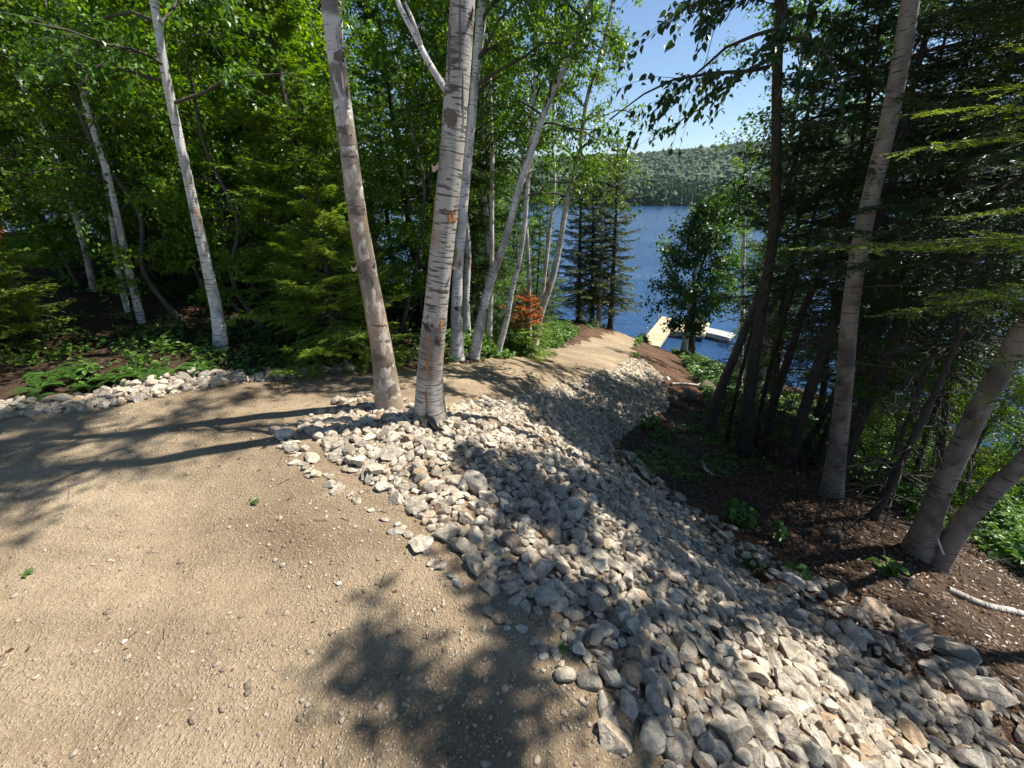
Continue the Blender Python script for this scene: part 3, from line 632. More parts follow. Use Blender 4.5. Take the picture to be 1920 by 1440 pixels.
def conif(label, P, r0, r1, s0=.1, nW=22, nb=6, L=1.5, Nn=60000, needle=.04, nw=.008, lm='needle', bm='bark', name='fir_tree', cat='tree', group=None, seed=1,
          el0=-12, el1=35, bare=0, bareL=.8, k=10, tw=11, pw=.85, s1=1.0, dense_top=True, dead=None, barehi=None, tex_l=.45):
    r = np.random.default_rng(seed); P = smoothpath(P, 24); base = P[0].copy(); n = len(P)
    rad = radii(P, r0, r1); rad[0] *= 1.3; tb = MB(); tube(tb, np.vstack([P[0] - [0, 0, .25], P]), np.r_[rad[0] * 1.2, rad], k, 0, .05)
    m = nW * nb; s = np.repeat(s0 + (s1 - s0) * ((np.arange(nW) + .3 * r.random(nW)) / nW), nb) + r.normal(0, .004, m); s = np.clip(s, 0, 1); u = np.clip((s - s0) / (s1 - s0), 0, 1)
    B, H = along(P, s); az = np.tile(np.arange(nb) * 2 * math.pi / nb, nW) + np.repeat(r.uniform(0, 6.28, nW), nb) + r.normal(0, .25, m)
    e = np.radians(el0 + (el1 - el0) * u + r.normal(0, 7, m)); ln = L * ((1 - u)**pw * .94 + .06) * r.uniform(.65, 1.15, m)
    D = np.stack([np.cos(az) * np.cos(e), np.sin(az) * np.cos(e), np.sin(e)], -1); q = np.linspace(0, 1, 7)
    BP_ = B[:, None] + D[:, None] * ln[:, None, None] * q[None, :, None]; BP_[..., 2] += ln[:, None] * (-.22 * q + .20 * q**2.2)[None]
    BP_[:, 1:] += np.cumsum(r.normal(0, .015, (m, 6, 3)) * ln[:, None, None], 1)
    polyprisms(tb, BP_, np.clip(.012 * ln, .004, .02), .0015, 1, 4)
    T = m * tw * 2; bi = np.repeat(np.arange(m), tw * 2); f = np.tile(np.repeat(.16 + .84 * (np.arange(tw) + .5) / tw, 2), m) + r.normal(0, .02, T); f = np.clip(f, .05, .99)
    fi = np.clip((f * 6).astype(int), 0, 5); fr = (f * 6 - fi)[:, None]; TB = BP_[bi, fi] * (1 - fr) + BP_[bi, fi + 1] * fr
    bd = nrm(BP_[bi, fi + 1] - BP_[bi, fi]); side = nrm(np.cross(bd, np.array([0, 0, 1.]))) * np.tile([1, -1], m * tw)[:, None]
    TD = nrm(bd * .75 + side * .8 + np.array([0, 0, -.10]) + rnd(r, T, .12)); tl = ln[bi] * tex_l * (1.05 - f) * r.uniform(.6, 1.15, T) + .05
    TE = TB + TD * tl[:, None]; TE[:, 2] -= .12 * tl; prisms(tb, TB, TE, .003, .001, 1, 3)
    # secondary side sprigs
    T2 = T * 2; b2 = np.repeat(np.arange(T), 2); f2 = r.uniform(.25, .9, T2); B2 = TB[b2] + (TE - TB)[b2] * f2[:, None]
    sd2 = nrm(np.cross(TD[b2], np.array([0, 0, 1.]))) * np.tile([1, -1], T)[:, None]; D2 = nrm(TD[b2] * .8 + sd2 * .7 + rnd(r, T2, .15)); l2 = tl[b2] * .42 * (1.1 - f2); E2 = B2 + D2 * l2[:, None]
    AA = np.vstack([TB, B2, BP_[:, 2], BP_[:, 4]]); EE = np.vstack([TE, E2, BP_[:, 4], BP_[:, 6]]); ll = np.linalg.norm(EE - AA, axis=1)
    uu = np.r_[u[bi], u[bi][b2], u, u]
    w = ll / ll.sum(); pi = r.choice(len(AA), Nn, p=w); t = r.random(Nn)[:, None]; NP = AA[pi] * (1 - t) + EE[pi] * t; nd = nrm(EE[pi] - AA[pi])
    sd = nrm(np.cross(nd, np.array([0, 0, 1.]))) * r.choice([-1, 1], Nn)[:, None]
    ND = nrm(nd * .75 + sd * r.uniform(.15, 1, Nn)[:, None] + np.array([0, 0, .25]) * r.normal(.3, .8, Nn)[:, None]); NL = needle * r.uniform(.7, 1.25, Nn)
    lb = MB(); mi = None
    kites(lb, NP, ND, np.array([0, 0, 1.]) + rnd(r, Nn, .35), NL, nw * r.uniform(.8, 1.3, Nn), 0, .1, .5)
    if dead: lb.m[0] = np.where((uu[pi] > dead[0]) & (uu[pi] < dead[1]), 1, 0).astype(np.int32)
    if bare:
        sb = r.uniform(.03, s0 if barehi is None else barehi, bare); Bb, _ = along(P, sb); a = r.uniform(0, 6.28, bare); ee = np.radians(r.normal(-8, 14, bare)); lb_ = bareL * r.uniform(.3, 1.1, bare)
        Db = np.stack([np.cos(a) * np.cos(ee), np.sin(a) * np.cos(ee), np.sin(ee)], -1); q5 = np.linspace(0, 1, 5)
        QB = Bb[:, None] + Db[:, None] * lb_[:, None, None] * q5[None, :, None]; QB[..., 2] -= .25 * lb_[:, None] * q5[None]**2; QB[:, 1:] += np.cumsum(r.normal(0, .03, (bare, 4, 3)) * lb_[:, None, None], 1)
        polyprisms(tb, QB, .008, .002, 1, 4)
        ib = np.repeat(np.arange(bare), 5); fb = r.integers(1, 4, len(ib)); St = QB[ib, fb]; En = St + nrm(Db[ib] + rnd(r, len(ib), .6)) * (lb_[ib] * .3)[:, None]; prisms(tb, St, En, .003, .001, 1, 3)
    return finish(name, label, cat, group, base, tb, lb, [M[bm], M['twig']], [M[lm], M['needle_dead']])

TOP = [0.0]
def radii(P, r0, r1):
    d = np.r_[0, np.cumsum(np.linalg.norm(np.diff(P, axis=0), axis=1))]; f = np.clip(1 - TOP[0] / d[-1], .2, 1); TOP[0] = 0.0; q = d / d[-1]
    return np.where(q <= f, r0 + (r1 - r0) * q / f, r1 * (1 - .65 * (q - f) / max(1e-6, 1 - f)))
def pix(L, Y, top=0.0, drift=(0, 0)):          # trunk seen through these pixels, standing at distance Y; top = extra height above the frame
    Ps = [at(px, py, Y) for px, py in L]; b = Ps[0]; b[2] = g1(b[0], b[1]) if abs(g1(b[0], b[1]) - b[2]) < .6 else b[2]
    if top: 
        d = Ps[-1] - Ps[-2]; d = d / np.linalg.norm(d) * .5 + np.array([drift[0], drift[1], .9]); Ps.append(Ps[-1] + d / d[2] * top)
    TOP[0] = top; return np.array(Ps)
def W2(px, Y, py=600): return px / FPX * Y / ray(960, py)[1] / 2

# --- the two birches standing in the stones
def front_birches():
    PA = pix([(729,752),(715,650),(692,525),(670,405),(655,290),(640,180),(628,90),(617,0)], 2.98, 3.2, (.05, .05))
    m, nt, n, l, b = newmat('bronze_birch_bark'); uv = n.new('ShaderNodeUVMap'); u = uv.outputs[0]
    sp = n.new('ShaderNodeSeparateXYZ'); l.new(u, sp.inputs[0]); wob = tex(n, l, mapping(n, l, u, (5, 2.5, 1)), 1.2, 3)
    v = n.new('ShaderNodeMath'); v.operation = 'MULTIPLY_ADD'; l.new(wob.outputs[0], v.inputs[0]); v.inputs[1].default_value = .10; l.new(sp.outputs[1], v.inputs[2])
    dv = n.new('ShaderNodeMath'); dv.operation = 'DIVIDE'; l.new(v.outputs[0], dv.inputs[0]); dv.inputs[1].default_value = 4.0
    bz = (.235, .185, .14); wh = (.56, .52, .46); gy = (.19, .155, .125); tn = (.36, .29, .22)
    r = ramp(n, [(0, (.26, .20, .15)), (.13, (.34, .27, .20)), (.17, bz), (.27, (.36, .27, .185)), (.33, bz), (.345, gy), (.365, (.15, .12, .095)), (.385, bz), (.47, (.33, .24, .16)), (.475, gy), (.50, tn), (.56, bz), (.58, tn), (.60, wh), (.615, wh), (.62, gy), (.66, (.2, .155, .12)), (.665, wh), (.72, wh), (.725, gy), (.78, (.25, .19, .14)), (.80, tn), (.86, bz), (.9, tn), (1, wh)]); l.new(dv.outputs[0], r.inputs[0])
    lt = tex(n, l, mapping(n, l, u, (16, 150, 1)), 1, 2); r2 = ramp(n, [(.6, (0, 0, 0)), (.66, (1, 1, 1))]); l.new(lt.outputs[0], r2.inputs[0]); c = mixc(n, l, r2.outputs[0], r.outputs[0], (.10, .07, .05))
    pt = tex(n, l, mapping(n, l, u, (6, 4.5, 1)), 1, 5, .65, .5); r3 = ramp(n, [(.57, (0, 0, 0)), (.63, (.85, .85, .85))]); l.new(pt.outputs[0], r3.inputs[0]); c = mixc(n, l, r3.outputs[0], c, (.09, .07, .055))
    pk = tex(n, l, mapping(n, l, u, (9, 4, 1)), 1.3, 6, .65, .9); r5 = ramp(n, [(.56, (0, 0, 0)), (.6, (.8, .8, .8))]); l.new(pk.outputs[0], r5.inputs[0]); c = mixc(n, l, r5.outputs[0], c, (.58, .52, .45))
    l.new(c, b.inputs['Base Color']); b.inputs['Roughness'].default_value = .42; b.inputs['Specular IOR Level'].default_value = .5; bump(n, l, pt.outputs[0], b, .5, .012)
    M['bronze'] = m
    t1 = decid('bronze barked birch with white bands and peeling curls, left of the front pair', PA, .083, .047, s0=.86, nl=12, L=1.3, nt=8, nv=22, leaf=.06, bm='bronze', seed=3, k=20, nP=60, lump=.05)
    curls(t1, PA, [(.20, 200), (.34, 150), (.345, 300), (.46, 20), (.47, 170), (.47, 200), (.555, 330), (.56, 350), (.66, 200), (.80, 340), (.86, 160), (.52, 150)], .10, M['birch_peel'])
    PB = pix([(808,788),(806,720),(815,600),(825,500),(836,400),(850,250),(860,120),(867,0)], 2.74, 3.4, (.02, .05))
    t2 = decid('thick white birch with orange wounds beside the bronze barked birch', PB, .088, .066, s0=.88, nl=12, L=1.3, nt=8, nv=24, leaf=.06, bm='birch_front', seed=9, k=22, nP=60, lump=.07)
    curls(t2, PB, [(.62, 215), (.66, 225), (.70, 230), (.30, 190), (.52, 210), (.1, 170), (.2, 350), (.42, 320), (.43, 250)], .10, M['birch_peel'])
    # dark collars where limbs have dropped off, orange pecked wounds
    for (px, py, w, h, sd) in [(848,400,4,8,1),(842,410,3,9,61),(851,413,4,6,62),(803,650,2,26,2),(801,690,2,14,63),(799,750,2,24,3),(826,612,3,12,4),(834,672,4,5,5)]:
        patch(t2, px, py, w, h, M['wound'], 'wound', sd)
    for (px, py, w, h, sd) in [(838,210,20,8,6),(846,222,14,18,7),(826,172,12,10,8),(846,395,24,4,9),(822,545,22,3,10),(850,130,26,2,11),(842,90,3,60,12),(862,60,2,70,13),(868,190,2,60,14)]:
        patch(t2, px, py, w, h, M['scar'], 'bark_scar', sd)
    for (px, py, w, h, sd) in [(640,105,16,12,21),(660,160,12,8,22),(640,243,16,8,23),(672,395,16,12,24),(695,505,20,26,25),(712,540,10,22,26),(712,610,16,3,27),(722,640,10,4,28),(650,90,10,5,29),(735,730,10,14,30),(668,385,22,3,31),(655,292,20,3,32)]:
        patch(t1, px, py, w, h, M['scar'], 'bark_scar', sd)
    for (px, py, w, h, sd) in [(648,208,26,24,41),(654,279,22,5,42),(655,330,9,16,43),(664,318,5,10,44),(680,360,6,14,45),(640,60,12,20,46),(662,140,8,18,47),(700,560,4,26,48),(712,590,3,20,49),(722,700,10,12,50),(730,720,9,10,51),(676,430,6,12,52),(720,640,5,24,53)]:
        patch(t1, px, py, w, h, M['birch_peel2'], 'bark_patch', sd)
    # pale second stem leaving the white birch, and its dead side limb
    mm = MB(); a = at(846, 185, 2.78); Qp = smoothpath([a, at(800, 110, 2.9), at(775, 60, 2.95), at(752, 18, 3.0), at(735, -30, 3.05)], 12); tube(mm, Qp - PB[0], np.linspace(.022, .012, 12), 8)
    Qp = smoothpath([at(790, 85, 2.92), at(775, 40, 2.9), at(760, 5, 2.95)], 8); tube(mm, Qp - PB[0], np.linspace(.012, .007, 8), 6); mm.build('limb', M['birch'], t2)
from mathutils.bvhtree import BVHTree
def patch(root, px, py, w, h, mat, name, seed):      # a thin ragged patch lying on the trunk seen around this pixel
    tr = [c for c in root.children if c.name.startswith('trunk')][0]; me = tr.data; off = Vector(root.location)
    key = root.name
    if key not in BV: BV[key] = BVHTree.FromPolygons([v.co + off for v in me.vertices], [tuple(p.vertices) for p in me.polygons])
    r = np.random.default_rng(seed); n = 16; rings = (0, .35, .65, .85, 1); V = []; wob = .8 + .30 * np.abs(r.normal(0, 1, n)); o = Vector((0, 0, CAMZ))
    for q in rings:
        for k in range(n if q else 1):
            a = k * 2 * math.pi / n; f = q * wob[k] if q == 1 else q * (1 + (wob[k] - 1) * .7)
            d = Vector(ray(px + math.cos(a) * w * f, py + math.sin(a) * h * f)).normalized(); hp = BV[key].ray_cast(o, d)
            if hp[0] is None: hp = BV[key].find_nearest(o + d * 3.0)
            V.append(hp[0] + hp[1] * (.0035 * (1 - q * .8)))
    F3 = [[0, 1 + (k + 1) % n, 1 + k] for k in range(n)]; F4 = [[1 + (i - 1) * n + k, 1 + (i - 1) * n + (k + 1) % n, 1 + i * n + (k + 1) % n, 1 + i * n + k] for i in range(1, len(rings) - 1) for k in range(n)]
    mb = MB(); mb.add(np.array(V), np.array(F3)); mb.f.append(np.array(F4)); mb.m.append(np.zeros(len(F4), np.int32)); mb.build(name, mat, root, origin=root.location)
BV = {}
def curls(root, P, lst, size, mat):
    P = smoothpath(P, 60); r = np.random.default_rng(8)
    for s, deg in lst:
        c, H = along(P, np.array([s])); c = c[0]; a = math.radians(deg); d = np.array([math.cos(a), math.sin(a) , 0])
        if root.name not in BV:
            tr = [q for q in root.children if q.name.startswith('trunk')][0]; BV[root.name] = BVHTree.FromPolygons([v.co + Vector(root.location) for v in tr.data.vertices], [tuple(p.vertices) for p in tr.data.polygons])
        hp = BV[root.name].ray_cast(Vector(c + d * .5), Vector(-d)); rd = .1 if hp[0] is None else float(np.linalg.norm((np.array(hp[0]) - c)[:2])) - .006; t = np.array([-d[1], d[0], 0]); mm = MB(); nu = 9
        hgt_ = size * r.uniform(.25, .7); ww = r.uniform(.05, .11); V = []
        for iu in range(nu):
            f = iu / (nu - 1); ang = f * 2.4; cr = .018
            off = t * (ww * (1 - f) * .6 - .02) + d * (rd * 1.0 + .004 + cr * (1 - math.cos(ang)) * 1.3) + t * cr * math.sin(ang) * .5
            for z in (0, .5, 1): V.append(c + off + np.array([0, 0, (z - .5) * hgt_ * (1 - .45 * f) + .01 * math.sin(6 * f + z)]))
        V = np.array(V); F = [[iu * 3 + k, iu * 3 + k + 1, iu * 3 + k + 4, iu * 3 + k + 3] for iu in range(nu - 1) for k in range(2)]
        mm.add(V - np.array(root.location), F).build('bark_curl', mat, root)
M['birch_peel'] = plain('peeling_birch_bark', (.50, .38, .28), .6, .4, 30)
M['scar'] = plain('dark_bark_scar', (.155, .12, .095), .85, .75, 70)
M['birch_peel2'] = plain('pale_bark_patch', (.47, .41, .34), .55, .3, 40)
front_birches()

# --- birches across the road, left to right
G_B = 'birches beyond the road bend'
BI = [
 ('white birch standing directly behind the thick front birch', [(858,679),(856,600),(858,520),(864,440),(872,350),(884,230),(893,120),(902,0)], 5.3, 24, 16, 3, .5, G_B),
 ('slim pale birch just right of the thick front birch', [(877,676),(874,560),(877,450),(869,385),(880,283),(890,190),(898,120),(908,30)], 6.6, 15, 10, 3, .42, G_B),
 ('white birch leaning strongly right, its base at the road edge', [(888,676),(897,627),(913,550),(930,500),(950,440),(973,353),(990,300),(1007,253),(1027,190),(1053,140),(1075,90),(1110,0)], 5.6, 19, 11, 2.5, .45, G_B),
 ('thin birch with a black base behind the leaning birch', [(918,675),(918,613),(922,500),(922,400),(923,300),(919,187),(918,33)], 7.2, 11, 8, 3, .42, G_B),
 ('slim birch leaning right between two others, dark at its foot', [(931,672),(950,600),(962,533),(975,483),(984,417),(990,340),(996,250),(1003,140)], 6.3, 12, 8, 3, .4, G_B),
 ('straight thin birch behind the orange dead branch', [(993,645),(992,533),(990,467),(985,400),(982,330),(977,240),(975,120)], 8.4, 9, 6, 3, .4, G_B),
 ('curved white birch leaning right by the orange dead branch', [(1000,650),(1010,600),(1023,560),(1040,507),(1051,450),(1063,377),(1080,307),(1090,260),(1098,200),(1107,160),(1123,120),(1137,60)], 8.3, 15, 8, 1.6, .38, G_B),
 ('thin white birch beside the curved white birch', [(1008,640),(1017,557),(1027,467),(1034,400),(1040,327),(1036,267),(1040,160)], 9.0, 9, 6, 2.5, .38, G_B),
 ('tall white birch on the left with its base in bright ferns', [(426,690),(411,610),(395,530),(377,450),(362,380),(345,300),(327,220),(312,150),(298,60),(288,0)], 4.35, 18, 13.5, 3.0, .55, None),
 ('shaded grey birch with a twin stem in the left wood', [(290,690),(268,610),(250,540),(236,480),(225,430),(210,360),(192,295),(170,230),(150,150)], 5.2, 13, 10, 3, .45, None),
 ('thin twin stem left of the shaded grey birch', [(268,688),(245,600),(228,540),(215,450),(198,330),(180,230)], 5.5, 10, 8, 3, .45, None),
 ('far left birch leaning left through the leaves', [(215,690),(180,560),(150,430),(107,310),(70,220),(25,127),(0,80)], 6.2, 11, 9, 3, .4, None),
 ('pale slender birch left of the tall white birch, deep in leaves', [(345,690),(325,560),(308,440),(297,330),(290,200),(272,70),(250,20)], 7.5, 10, 8, 3, .38, None),
 ('thin pale birch at the top left corner', [(150,690),(120,500),(85,250),(53,93),(0,5)], 7.6, 9, 8, 3, .4, None),
 ('slim birch in shade between the big fir and bronze birch', [(560,690),(480,480),(400,330),(380,200),(365,100),(355,0)], 8.2, 10, 8, 3, .4, None),
]
for i, (lb, L, Y, w0, w1, top, s0, gr) in enumerate(BI):
    right = gr is not None
    decid(lb, pix(L, Y, min(top, 1.8) if right else top), W2(w0 * (.85 if right else 1), Y), W2(w1 * (.85 if right else 1), Y, 100), s0=s0 * (1.1 if right else .7), nl=26 if right else 28, L=1.15 if right else 1.2, nt=10, nv=26, leaf=.05, seed=40 + i, lm='leaf' if i % 3 else 'leaf_maple', group=gr, k=9, droop=.35, hang=.9)

# --- firs on the left
T1 = conif('big bright fir behind the bronze barked birch', pix([(610,690),(595,560),(572,400),(545,240),(520,120),(495,20)], 5.2, .8), .085, .012, s0=.10, nW=18, nb=6, L=1.15, Nn=90000, needle=.042, nw=.011, seed=5, lm='needle_lit', tw=12, bare=40, barehi=.2)
T2 = conif('small lime green fir left of the bronze barked birch', pix([(627,700),(622,600),(612,500),(600,400),(592,345)], 4.3), .035, .008, s0=.08, nW=12, nb=6, L=1.05, Nn=65000, needle=.038, nw=.010, seed=6, lm='needle_lime', tw=11)
T3 = conif('lime tipped fir branch end at the left edge', pix([(-60,720),(-70,560),(-80,440),(-88,350)], 3.9), .04, .008, s0=.12, nW=14, nb=7, L=.95, Nn=50000, needle=.04, nw=.010, seed=16, lm='needle_lime', dead=(.62, .9))
# --- shore spruces
for i, (lb, L, Y, h, n_) in enumerate([('dark spruce at the shore, tallest of its clump', [(1144,614),(1150,500),(1155,400),(1158,250)], 18.2, 0, 34000), ('thin shore spruce left of the tallest one', [(1085,604),(1087,480),(1090,330)], 17.5, 0, 26000),
        ('slim shore spruce behind the pale trunk', [(1110,606),(1112,450),(1114,290)], 19.0, 0, 26000), ('shore spruce with a pale trunk', [(1122,612),(1127,520),(1130,380),(1133,300)], 17.8, 0, 20000)]):
    conif(lb, pix(L, Y), .13, .02, s0=.16, nW=20, nb=6, L=1.5, Nn=n_, needle=.10, nw=.022, name='spruce_tree', seed=60 + i, lm='needle_shore', bm='birch' if i == 3 else 'bark', bare=24, group='spruces on the near shore', pw=.7, tw=7)
conif('little fir with an orange dead top by the birches', pix([(985,655),(986,600),(988,548)], 7.4), .02, .006, s0=.1, nW=8, nb=5, L=.7, Nn=14000, needle=.05, nw=.013, seed=71, lm='fern' if False else 'needle_lime', dead=(.5, .98), pw=.6)

# --- right side: leaning birch, dark spruces, the clump near the camera
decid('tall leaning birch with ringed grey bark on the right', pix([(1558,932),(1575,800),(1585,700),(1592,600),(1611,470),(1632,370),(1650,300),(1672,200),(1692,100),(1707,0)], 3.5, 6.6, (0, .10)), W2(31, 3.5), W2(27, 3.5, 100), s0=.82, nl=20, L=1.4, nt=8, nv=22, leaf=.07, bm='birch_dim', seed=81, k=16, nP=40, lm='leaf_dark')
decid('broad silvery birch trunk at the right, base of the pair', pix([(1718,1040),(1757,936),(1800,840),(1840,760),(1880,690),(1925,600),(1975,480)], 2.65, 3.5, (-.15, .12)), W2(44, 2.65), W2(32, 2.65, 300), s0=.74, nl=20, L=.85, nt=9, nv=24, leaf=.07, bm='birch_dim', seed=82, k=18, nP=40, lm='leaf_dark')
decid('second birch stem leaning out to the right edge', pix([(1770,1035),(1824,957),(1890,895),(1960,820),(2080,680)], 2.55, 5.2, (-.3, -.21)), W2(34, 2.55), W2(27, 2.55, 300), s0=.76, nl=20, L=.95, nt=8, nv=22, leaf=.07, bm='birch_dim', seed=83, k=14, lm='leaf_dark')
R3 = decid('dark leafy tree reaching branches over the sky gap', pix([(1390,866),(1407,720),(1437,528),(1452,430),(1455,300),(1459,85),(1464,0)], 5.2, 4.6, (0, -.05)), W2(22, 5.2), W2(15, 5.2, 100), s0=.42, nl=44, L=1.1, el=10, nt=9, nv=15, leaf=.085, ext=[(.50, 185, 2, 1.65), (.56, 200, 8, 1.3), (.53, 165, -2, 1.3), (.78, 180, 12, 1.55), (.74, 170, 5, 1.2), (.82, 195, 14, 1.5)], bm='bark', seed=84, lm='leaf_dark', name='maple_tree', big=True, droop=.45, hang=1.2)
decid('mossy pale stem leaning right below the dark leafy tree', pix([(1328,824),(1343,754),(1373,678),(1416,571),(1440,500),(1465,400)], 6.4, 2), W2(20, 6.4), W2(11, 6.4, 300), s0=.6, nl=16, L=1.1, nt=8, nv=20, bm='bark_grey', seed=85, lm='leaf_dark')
decid('thin white birch stem seen against the water', pix([(1392,710),(1392,592),(1395,443),(1398,380)], 12.5, 1.0), W2(9, 12.5), W2(6, 12.5, 300), s0=.5, nl=16, L=1.2, nt=8, nv=20, seed=86, lm='leaf')
decid('bushy birch leaning over the dock', pix([(1283,658),(1290,600),(1298,541),(1311,480),(1325,420)], 19.6, .4), .16, .03, s0=.18, nl=34, L=2.6, nt=12, nv=26, leaf=.16, seed=87, lm='leaf_dark', prof='sin', k=10)
decid('dark companion stem beside the dock birch', pix([(1297,652),(1300,590),(1315,500),(1345,430)], 19.9, .6), .14, .03, s0=.25, nl=28, L=2.6, nt=11, nv=26, leaf=.16, bm='bark', seed=88, lm='leaf', prof='sin', name='alder_tree')
CR = [
 ('thick dark spruce leaning right behind the ringed birch', [(1578,880),(1612,784),(1642,720),(1668,656),(1698,580),(1732,464),(1753,425),(1805,320),(1890,107)], 4.3, 34, 26, 2.5, .28, 1.5),
 ('slender dark spruce right of the dark leafy tree', [(1425,870),(1454,742),(1484,656),(1510,571),(1553,485),(1590,380),(1620,250),(1640,100)], 5.4, 22, 14, 2.5, .3, 1.3),
 ('dark spruce leaning right, left of the ringed birch', [(1472,872),(1506,776),(1527,707),(1548,639),(1575,580),(1634,440),(1676,342),(1698,213),(1722,120),(1745,40)], 4.7, 28, 20, 2.5, .34, 1.4),
 ('thin bare spruce pole crossing behind the ringed birch', [(1484,870),(1527,810),(1561,746),(1600,660),(1650,540),(1700,400)], 5.0, 15, 9, 2.0, .4, 1.1),
 ('slim dark spruce left of the broad silvery birch', [(1607,1023),(1653,944),(1690,865),(1741,763),(1790,650),(1850,510),(1900,380)], 3.1, 21, 14, 2.5, .36, 1.1),
 ('spruce at the right edge behind the broad birch', [(1760,860),(1800,656),(1851,571),(1877,515),(1930,380)], 4.6, 20, 14, 2.5, .2, 1.4),
 ('spruce far down the slope, right of the dock', [(1450,720),(1470,600),(1490,480),(1510,330)], 9.0, 18, 8, 1.0, .15, 1.6),
 ('spruce standing in front of the water at right', [(1620,760),(1650,600),(1680,430),(1700,300)], 8.0, 18, 8, 1.6, .15, 1.7),
 ('short bare pole left of the dark leafy tree', [(1355,850),(1385,720),(1420,580),(1450,480)], 6.0, 10, 6, 1.5, .6, .8),
 ('bare grey pole between two dark spruces', [(1520,890),(1560,780),(1610,660),(1660,540),(1700,430)], 4.9, 12, 8, 2.0, .5, 1.0),
 ('dark pole leaning right past the foot of the ringed birch', [(1640,960),(1690,820),(1750,660),(1800,520)], 3.9, 13, 8, 2.0, .5, 1.0),
 ('slender bare pole just right of the dark leafy tree', [(1405,868),(1432,740),(1470,600),(1520,430),(1555,280)], 5.7, 11, 8, 2.0, .5, 1.0),
 ('leaning bare pole behind the bare grey pole', [(1545,850),(1600,740),(1660,600),(1725,430),(1770,300)], 6.4, 12, 8, 2.0, .5, 1.0),
 ('slim bare pole near the lake end of the right slope', [(1425,790),(1450,650),(1480,500),(1510,340)], 7.6, 11, 8, 2.0, .5, 1.0),
 ('bare leaning pole left of the broad silvery birch', [(1690,960),(1735,820),(1790,680),(1850,540)], 4.4, 13, 9, 2.0, .5, 1.0),
 ('thin spruce between the ringed birch and the thick leaning spruce', [(1540,870),(1590,760),(1640,600),(1690,420),(1735,250),(1770,80)], 5.8, 16, 10, 2.0, .3, 1.3),
 ('spruce with a full dark crown right of the ringed birch', [(1700,860),(1735,640),(1770,400),(1800,180),(1815,60)], 6.2, 20, 14, 1.5, .25, 1.7),
 ('slim spruce at the lake end of the right slope', [(1540,760),(1565,560),(1590,380),(1605,200)], 7.2, 14, 8, 1.5, .2, 1.5),
 ('spruce shading the far right of the slope', [(1800,770),(1850,560),(1900,380)], 7.0, 18, 10, 2.2, .12, 1.8),
]
for i, (lb, L, Y, w0, w1, top, s0, Lb) in enumerate(CR):
    pole = 'pole' in lb
    conif(lb, pix(L, Y, top), W2(w0 * .85, Y), W2(w1 * .85, Y, 200) * (.8 if pole else .5), s0=.8 if pole else min(s0 * 1.2, .45), nW=6 if pole else 16, nb=4, L=Lb * (.7 if pole else 1.1), Nn=6000 if pole else 56000, needle=.045, nw=.010, name='spruce_tree', seed=100 + i, lm='needle' if 'lime' in lb else 'needle_dark', bare=60, bareL=1.0, el0=-14, el1=20, pw=.5, barehi=.5, group='dark spruces on the right slope')

